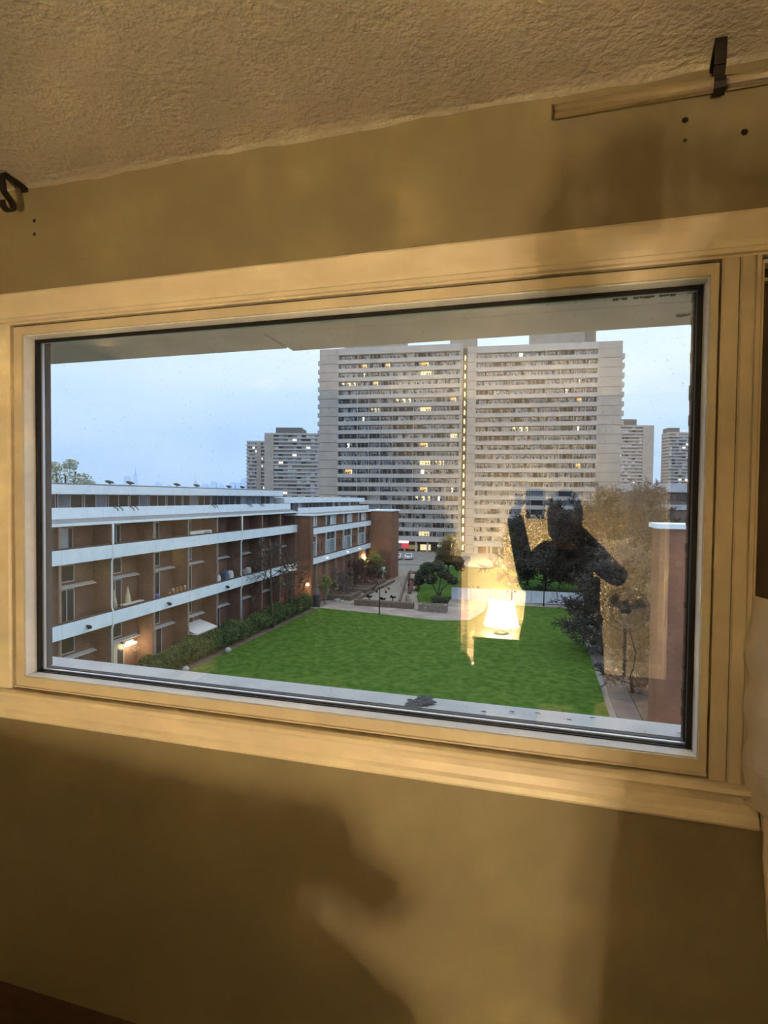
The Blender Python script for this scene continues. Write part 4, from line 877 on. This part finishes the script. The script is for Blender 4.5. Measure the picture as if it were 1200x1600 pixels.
# ---- cars
def car(x, y, label, m, rz=0.0, s=1.0):
    r = empty('car', (x, y, G), label, 'car', rz=rz)
    body = [(-2.2, .35), (2.2, .35), (2.25, .6), (2.15, .85), (1.1, .98), (.55, 1.42), (-1.1, 1.45), (-1.7, 1.0), (-2.2, .9)]
    build(MB().prism([(a, b) for a, b in body], 'x', -.88, .88), 'body', m, r, True)
    gl_ = mat('car_glass', (.04, .05, .06), .15)
    build(MB().prism([(1.07, 1.0), (.56, 1.40), (-1.08, 1.42), (-1.6, 1.02)], 'x', -.885, .885), 'side_window', gl_, r, True)
    build(MB().poly([(-.75, -1.64, 1.06), (.75, -1.64, 1.06), (.68, -1.14, 1.43), (-.68, -1.14, 1.43)]), 'rear_window', gl_, r, True)
    build(MB().poly([(-.75, 1.09, 1.01), (-.68, .57, 1.41), (.68, .57, 1.41), (.75, 1.09, 1.01)]), 'windscreen', gl_, r, True)
    for sx in (-.82, .62):
        for yy in (-1.35, 1.35):
            wh = MB().lathe([(0, 0), (.32, 0), (.32, .2), (0, .2)], (0, 0, 0), 12, axis='y'); wh.v = [(v[1]+sx, v[0]+yy, v[2]+.32) for v in wh.v]; build(wh, 'wheel', tyre, r, True)
    for sx in (-.7, .5): build(MB().box(sx, sx+.22, -2.27, -2.2, .65, .8), 'tail_lamp', mat('tail_red', (.4, .02, .02), .4), r, True)
car(-33.8, 137.0, 'white car parked below the shop sign, left of the pair', car_white, .1)
car(-31.2, 138.3, 'white car parked below the shop sign, right of the pair', car_white, .1)
car(-5.0, 134.5, 'white car parked by the kerb left of the dark conifer', car_white, -.1)
car(-2.4, 135.0, 'grey car parked beside the dark conifer', car_grey, -.1)
car(3.0, 133.0, 'pale car parked under the dark bare tree', mat('car_silver', (.5, .55, .6), .3), -.1)

# ---- trees
def branching(mb, base, h, spread, seed, n1=9, n2=6, n3=6, n4=4, r0=.18, lean=(0, 0), crown0=.3, up=.55, twig=.03, droop=0.0):
    q = random.Random(seed); base = Vector(base)
    trunk = [base+Vector((lean[0]*t+.12*math.sin(t*5+seed), lean[1]*t+.12*math.cos(t*4+seed), h*.72*t)) for t in (0, .25, .5, .75, 1)]
    mb.tube(trunk, [r0, r0*.85, r0*.7, r0*.5, r0*.3], 6)
    def tri(a, b, ra, rb): mb.tube([a, b], [ra, rb], 3, cap=False)
    def pt(t):
        i = min(3, int(t*4)); return trunk[i].lerp(trunk[i+1], t*4-i)
    tips = []
    for i in range(n1):
        t = crown0+(1-crown0)*(i+.5)/n1; a = 2.4*i+q.random(); s = pt(t)
        ln = spread*(1-.45*(t-crown0)/(1-crown0))*q.uniform(.75, 1.05)
        d = Vector((math.cos(a), math.sin(a), up+.5*(t-.3))).normalized()
        e1 = s+d*ln*.5+Vector((0, 0, -.1*ln*droop)); e2 = s+d*ln+Vector((0, 0, .12*ln-.5*ln*droop))
        rr_ = r0*.34; tri(s, e1, rr_, rr_*.65); tri(e1, e2, rr_*.65, rr_*.25)
        for j in range(n2):
            u = .25+.75*(j+q.random())/n2; s2 = (s.lerp(e1, u*2) if u < .5 else e1.lerp(e2, u*2-1))
            d2 = (d*.8+Vector((q.gauss(0, .7), q.gauss(0, .7), q.gauss(.25-droop, .5)))).normalized(); l2 = ln*.5*q.uniform(.6, 1.1)
            f2 = s2+d2*l2; tri(s2, f2, rr_*.35, rr_*.16)
            for k in range(n3):
                s3 = s2.lerp(f2, .2+.8*(k+q.random())/n3); d3 = (d2*.7+Vector((q.gauss(0, .8), q.gauss(0, .8), q.gauss(.15-droop, .6)))).normalized(); l3 = l2*.5*q.uniform(.6, 1.2)
                f3 = s3+d3*l3; tri(s3, f3, max(twig, rr_*.13), twig*.8)
                tips.append(f3)
                for m_ in range(n4):
                    s4 = s3.lerp(f3, .2+.8*q.random()); d4 = (d3*.6+Vector((q.gauss(0, .9), q.gauss(0, .9), q.gauss(.1, .7)))).normalized(); f4 = s4+d4*l3*.6*q.uniform(.5, 1.2)
                    tri(s4, f4, twig*.8, twig*.4); tips.append(f4)
    return tips
def leaves(mb, pts, n, size, spread, seed=1):
    q = random.Random(seed)
    for i in range(n):
        p = q.choice(pts); c = Vector((p[0]+q.gauss(0, spread), p[1]+q.gauss(0, spread), p[2]+q.gauss(0, spread*.8)))
        a = Vector((q.gauss(0, 1), q.gauss(0, 1), q.gauss(0, 1))).normalized(); b = a.orthogonal().normalized(); s = size*q.uniform(.6, 1.3)
        mb.poly([c+a*s, c+b*s*.7, c-a*s*.6, c-b*s*.6])
def bare_tree(x, y, h, spread, label, m, seed, lf=None, **k):
    r = empty('bare_tree' if not lf else 'young_tree', (x, y, G), label, 'tree'); mb = MB()
    tips = branching(mb, (x, y, G), h, spread, seed, **k); build(mb, 'branches', m, r)
    if lf: q = MB(); leaves(q, tips, lf[1], lf[2], lf[3], seed); build(q, 'foliage', lf[0], r)
bare_tree(-30.6, 60.2, 12.6, 3.9, 'tall thin bare tree in front of the end of the long brick block', bark, 1, n1=13, n2=6, n3=5, n4=4, twig=.03, crown0=.45, r0=.17)
bare_tree(-30.9, 66.5, 9.0, 3.0, 'smaller bare tree beside the narrow brick pier', bark, 2, n1=12, n2=6, n3=5, n4=4, twig=.03, crown0=.25, r0=.14)
bare_tree(-29.9, 75.9, 5.2, 1.6, 'small yellowish budding tree behind the dark utility box', bark_pale, 3, lf=(leaf_yellow, 700, .13, .25), n1=8, n2=4, n3=4, n4=2, r0=.09, twig=.02)
bare_tree(-29.6, 82.0, 4.6, 2.4, 'brown bare shrub tree in the nearest timber bed', bark_pale, 4, n1=11, n2=7, n3=6, n4=4, r0=.1, crown0=.12, twig=.032)
bare_tree(-29.4, 88.6, 5.4, 3.2, 'plum coloured spreading bare tree before the farther low block', bark_plum, 5, n1=10, n2=7, n3=6, n4=4, r0=.12, crown0=.22, twig=.042, up=.3)
bare_tree(-29.6, 94.5, 5.6, 3.4, 'plum coloured bare tree nearer the broad brick tower', bark_plum, 6, n1=10, n2=7, n3=6, n4=4, r0=.12, crown0=.22, twig=.042, up=.3)
bare_tree(-29.3, 100.2, 5.6, 2.3, 'bright yellow green tree at the foot of the broad brick tower', bark, 7, lf=(leaf_yellow, 2600, .16, .4), n1=9, n2=5, n3=4, n4=2, r0=.1, crown0=.2)
bare_tree(-21.8, 146, 6.5, 3.2, 'yellowish small tree before the base of the huge tower', bark_pale, 8, lf=(mat('leaf_ochre', (.26, .24, .10), .9), 1500, .22, .4), n1=9, n2=5, n3=4, n4=2, r0=.12, crown0=.2)
bare_tree(-9.0, 89.0, 1.9, 1.3, 'tiny bare bush on the grass just behind the fence end', bark, 9, n1=6, n2=4, n3=3, n4=2, r0=.04)
# dark bare trees on the right
bare_tree(7.4, 92, 16.6, 8.8, 'big dark bare tree behind the right end of the fence', bark_dark, 10, n1=24, n2=14, n3=11, n4=8, r0=.35, crown0=.12, up=.34, twig=.068)
bare_tree(2.0, 98, 14.2, 7.4, 'dark round crowned bare tree nearest the conifer', bark_dark, 11, n1=24, n2=13, n3=10, n4=8, r0=.3, crown0=.12, up=.30, twig=.068)
bare_tree(10.8, 70, 12.6, 5.3, 'tall pale bare tree between the dark trees and the brick pier', bark_pale, 12, n1=18, n2=10, n3=9, n4=6, r0=.28, crown0=.2, up=.5, twig=.034)
bare_tree(15.8, 76, 16.0, 6.4, 'tall brownish bare tree rising behind the right brick pier', bark, 13, n1=18, n2=10, n3=9, n4=6, r0=.28, crown0=.25, up=.5, twig=.036)
bare_tree(15.0, 98, 19.5, 9.0, 'tallest pale bare tree, its top against the huge tower', bark_pale, 14, n1=24, n2=13, n3=10, n4=7, r0=.28, crown0=.2, up=.5, twig=.055)
bare_tree(7.0, 60, 10.5, 4.8, 'dark dense bare tree overhanging the right edge of the lawn', bark_dark, 15, n1=22, n2=12, n3=9, n4=7, r0=.2, crown0=.05, up=.35, twig=.04)
bare_tree(8.1, 49, 8.2, 3.3, 'nearest dark bare tree beside the footpath at lower right', bark_dark, 16, n1=18, n2=10, n3=8, n4=6, r0=.16, crown0=.04, up=.4, twig=.026)
def clump_tree(name, x, y, blobs, label, m, n, size, seed, trunks, tr=.14):
    r = empty(name, (x, y, G), label, 'tree'); q = random.Random(seed); tm = MB(); fm = MB()
    for t in trunks: tm.tube([(x, y, G)]+[(x+a, y+b, G+c) for a, b, c in t], [tr]+[tr*.8]*(len(t)-1)+[tr*.4], 6)
    build(tm, 'trunk', bark_dark, r)
    for i in range(n):
        bx_, by_, bz, br = q.choice(blobs); d = Vector((q.gauss(0, 1), q.gauss(0, 1), q.gauss(0, 1))).normalized()*br*(q.random()**.35)
        c = Vector((x+bx_, y+by_, G+bz))+Vector((d.x, d.y, d.z*.75)); a = Vector((q.gauss(0, 1), q.gauss(0, 1), q.gauss(0, .6))).normalized(); b = a.orthogonal().normalized(); s = size*q.uniform(.6, 1.3)
        fm.poly([c+a*s, c+b*s*.6, c-a*s, c-b*s*.6])
    build(fm, 'foliage', m, r)
clump_tree('pine_tree', -14.2, 83.6, [(-2.6, 0, 3.9, 1.2), (-1.6, 0, 5.0, 1.3), (-.2, .4, 5.4, 1.2), (-1.2, -.4, 3.5, 1.2), (.8, 0, 4.4, 1.1), (2.3, 0, 3.3, .8), (1.5, 0, 3.9, .8), (-3.0, 0, 3.0, .9)], 'dark spreading pine with a forked trunk in front of the fence end', leaf_pine, 11000, .13, 1, [((-.3, 0, 1.5), (-1.6, 0, 3.8)), ((.1, 0, 1.6), (.5, 0, 4.4)), ((.6, 0, 1.9), (2.0, 0, 3.2))])
clump_tree('pine_tree', -15.6, 103, [(0, 0, 7.0, 1.3), (-1.0, 0, 5.6, 1.5), (1.0, 0, 5.5, 1.5), (-1.3, 0, 4.2, 1.4), (1.6, 0, 4.0, 1.4), (2.2, 0, 2.9, 1.0), (0, 0, 4.2, 1.4)], 'dark upright pine behind the spreading one', leaf_pine, 9000, .16, 2, [((0, 0, 3), (.1, 0, 6.5))])
clump_tree('conifer', -3.6, 124, [(0, 0, 11.0, 1.0), (-.6, 0, 9.6, 1.7), (.7, 0, 8.4, 2.1), (-.9, 0, 7.0, 2.6), (1, 0, 5.6, 3.0), (-.6, 0, 4.4, 2.9), (1.5, 0, 3.2, 2.6)], 'tall dark green conifer left of the dark bare trees', leaf_pine, 12000, .2, 3, [((0, 0, 3), (0, 0, 10))], .2)
clump_tree('shrub', -13.3, 80.3, [(-.6, 0, .9, .9), (.6, 0, .8, .8)], 'small rounded dark shrub on the grass mound under the pine', leaf_pine, 1500, .1, 4, [((0, 0, .6),)], .05)
clump_tree('broad_tree', -71.5, 70, [(0, 0, 18.9, 2.0), (-3, 0, 18.2, 1.8), (3.2, 0, 18.2, 1.5), (1, 0, 20.6, 1.2), (-2.2, 0, 20.2, 1.2), (4.8, 0, 17.4, 1.0), (-1, 0, 16, 3)], 'pale green tree top showing above the long left roof', leaf_pale, 2300, .17, 5, [((0, 0, 8), (0, 0, 19)), ((0, 0, 9), (2, 0, 19.5)), ((0, 0, 9), (-2, 0, 20))], .3)
# hedge along the left block: a row of clipped shrubs
q = random.Random(9); i = 0; y = 34.5
shr = []
for v in range(4):
    fm = MB()
    for k in range(2400):
        d = Vector((q.gauss(0, 1), q.gauss(0, 1), q.gauss(0, 1))).normalized(); rad = q.random()**.2
        c = Vector((d.x*1.05*rad, d.y*1.35*rad, 1.05+d.z*1.05*rad*(1+.15*math.sin(d.x*5+v)))); a = Vector((q.gauss(0, 1), q.gauss(0, 1), q.gauss(0, 1))).normalized(); b = a.orthogonal().normalized(); s = .085*q.uniform(.6, 1.4)
        fm.poly([c+a*s, c+b*s*.7, c-a*s, c-b*s*.7])
    shr.append(fm.mesh('foliage', leaf_hedge))
stem = MB().tube([(0, 0, 0), (0, 0, .9)], .06, 5).mesh('stem', bark)
while y < 72.5:
    f = (y-34.5)/38; x = -31.9+.9*f; s = 1.0+q.uniform(-.12, .18)
    if y < 39: s *= .75
    r = empty('hedge_shrub', (x, y, G), 'leafy green shrub in the hedge below the long brick block', 'shrub', 'shrubs of the long hedge')
    r['label'] = '%s shrub from the near end of the long hedge along the brick block' % (onw+['nineteenth', 'twentieth', 'twenty first', 'twenty second', 'twenty third', 'twenty fourth', 'twenty fifth', 'twenty sixth'])[i]
    link('foliage', shr[i % 4], r, (x, y, G), rz=0, sc=(s, 1, s*(1.0+.1*math.sin(i*2.1)))); link('stem', stem, r, (x, y, G))
    i += 1; y += 1.75
for i, (x, y) in enumerate(((-30.4, 41.3), (-30.2, 42.6), (-29.9, 49.2))):
    tag(build(MB().lathe([(0, 0), (.3, 0), (.36, .3), (.2, .5), (0, .55)], (x, y, G), 8), 'garden_stone', stone), '%s pale garden stone at the foot of the hedge' % ['nearest', 'second', 'farthest'][i], 'stone')
for i, (x, y) in enumerate(((9.6, 48.2), (8.9, 53.5), (11.2, 51))):
    tag(build(MB().lathe([(0, 0), (.35, 0), (.42, .2), (.3, .4), (0, .42)], (x, y, G), 7), 'garden_stone', stone), '%s pale stone on the ground right of the lawn' % ['nearest', 'farther', 'right hand'][i], 'stone')
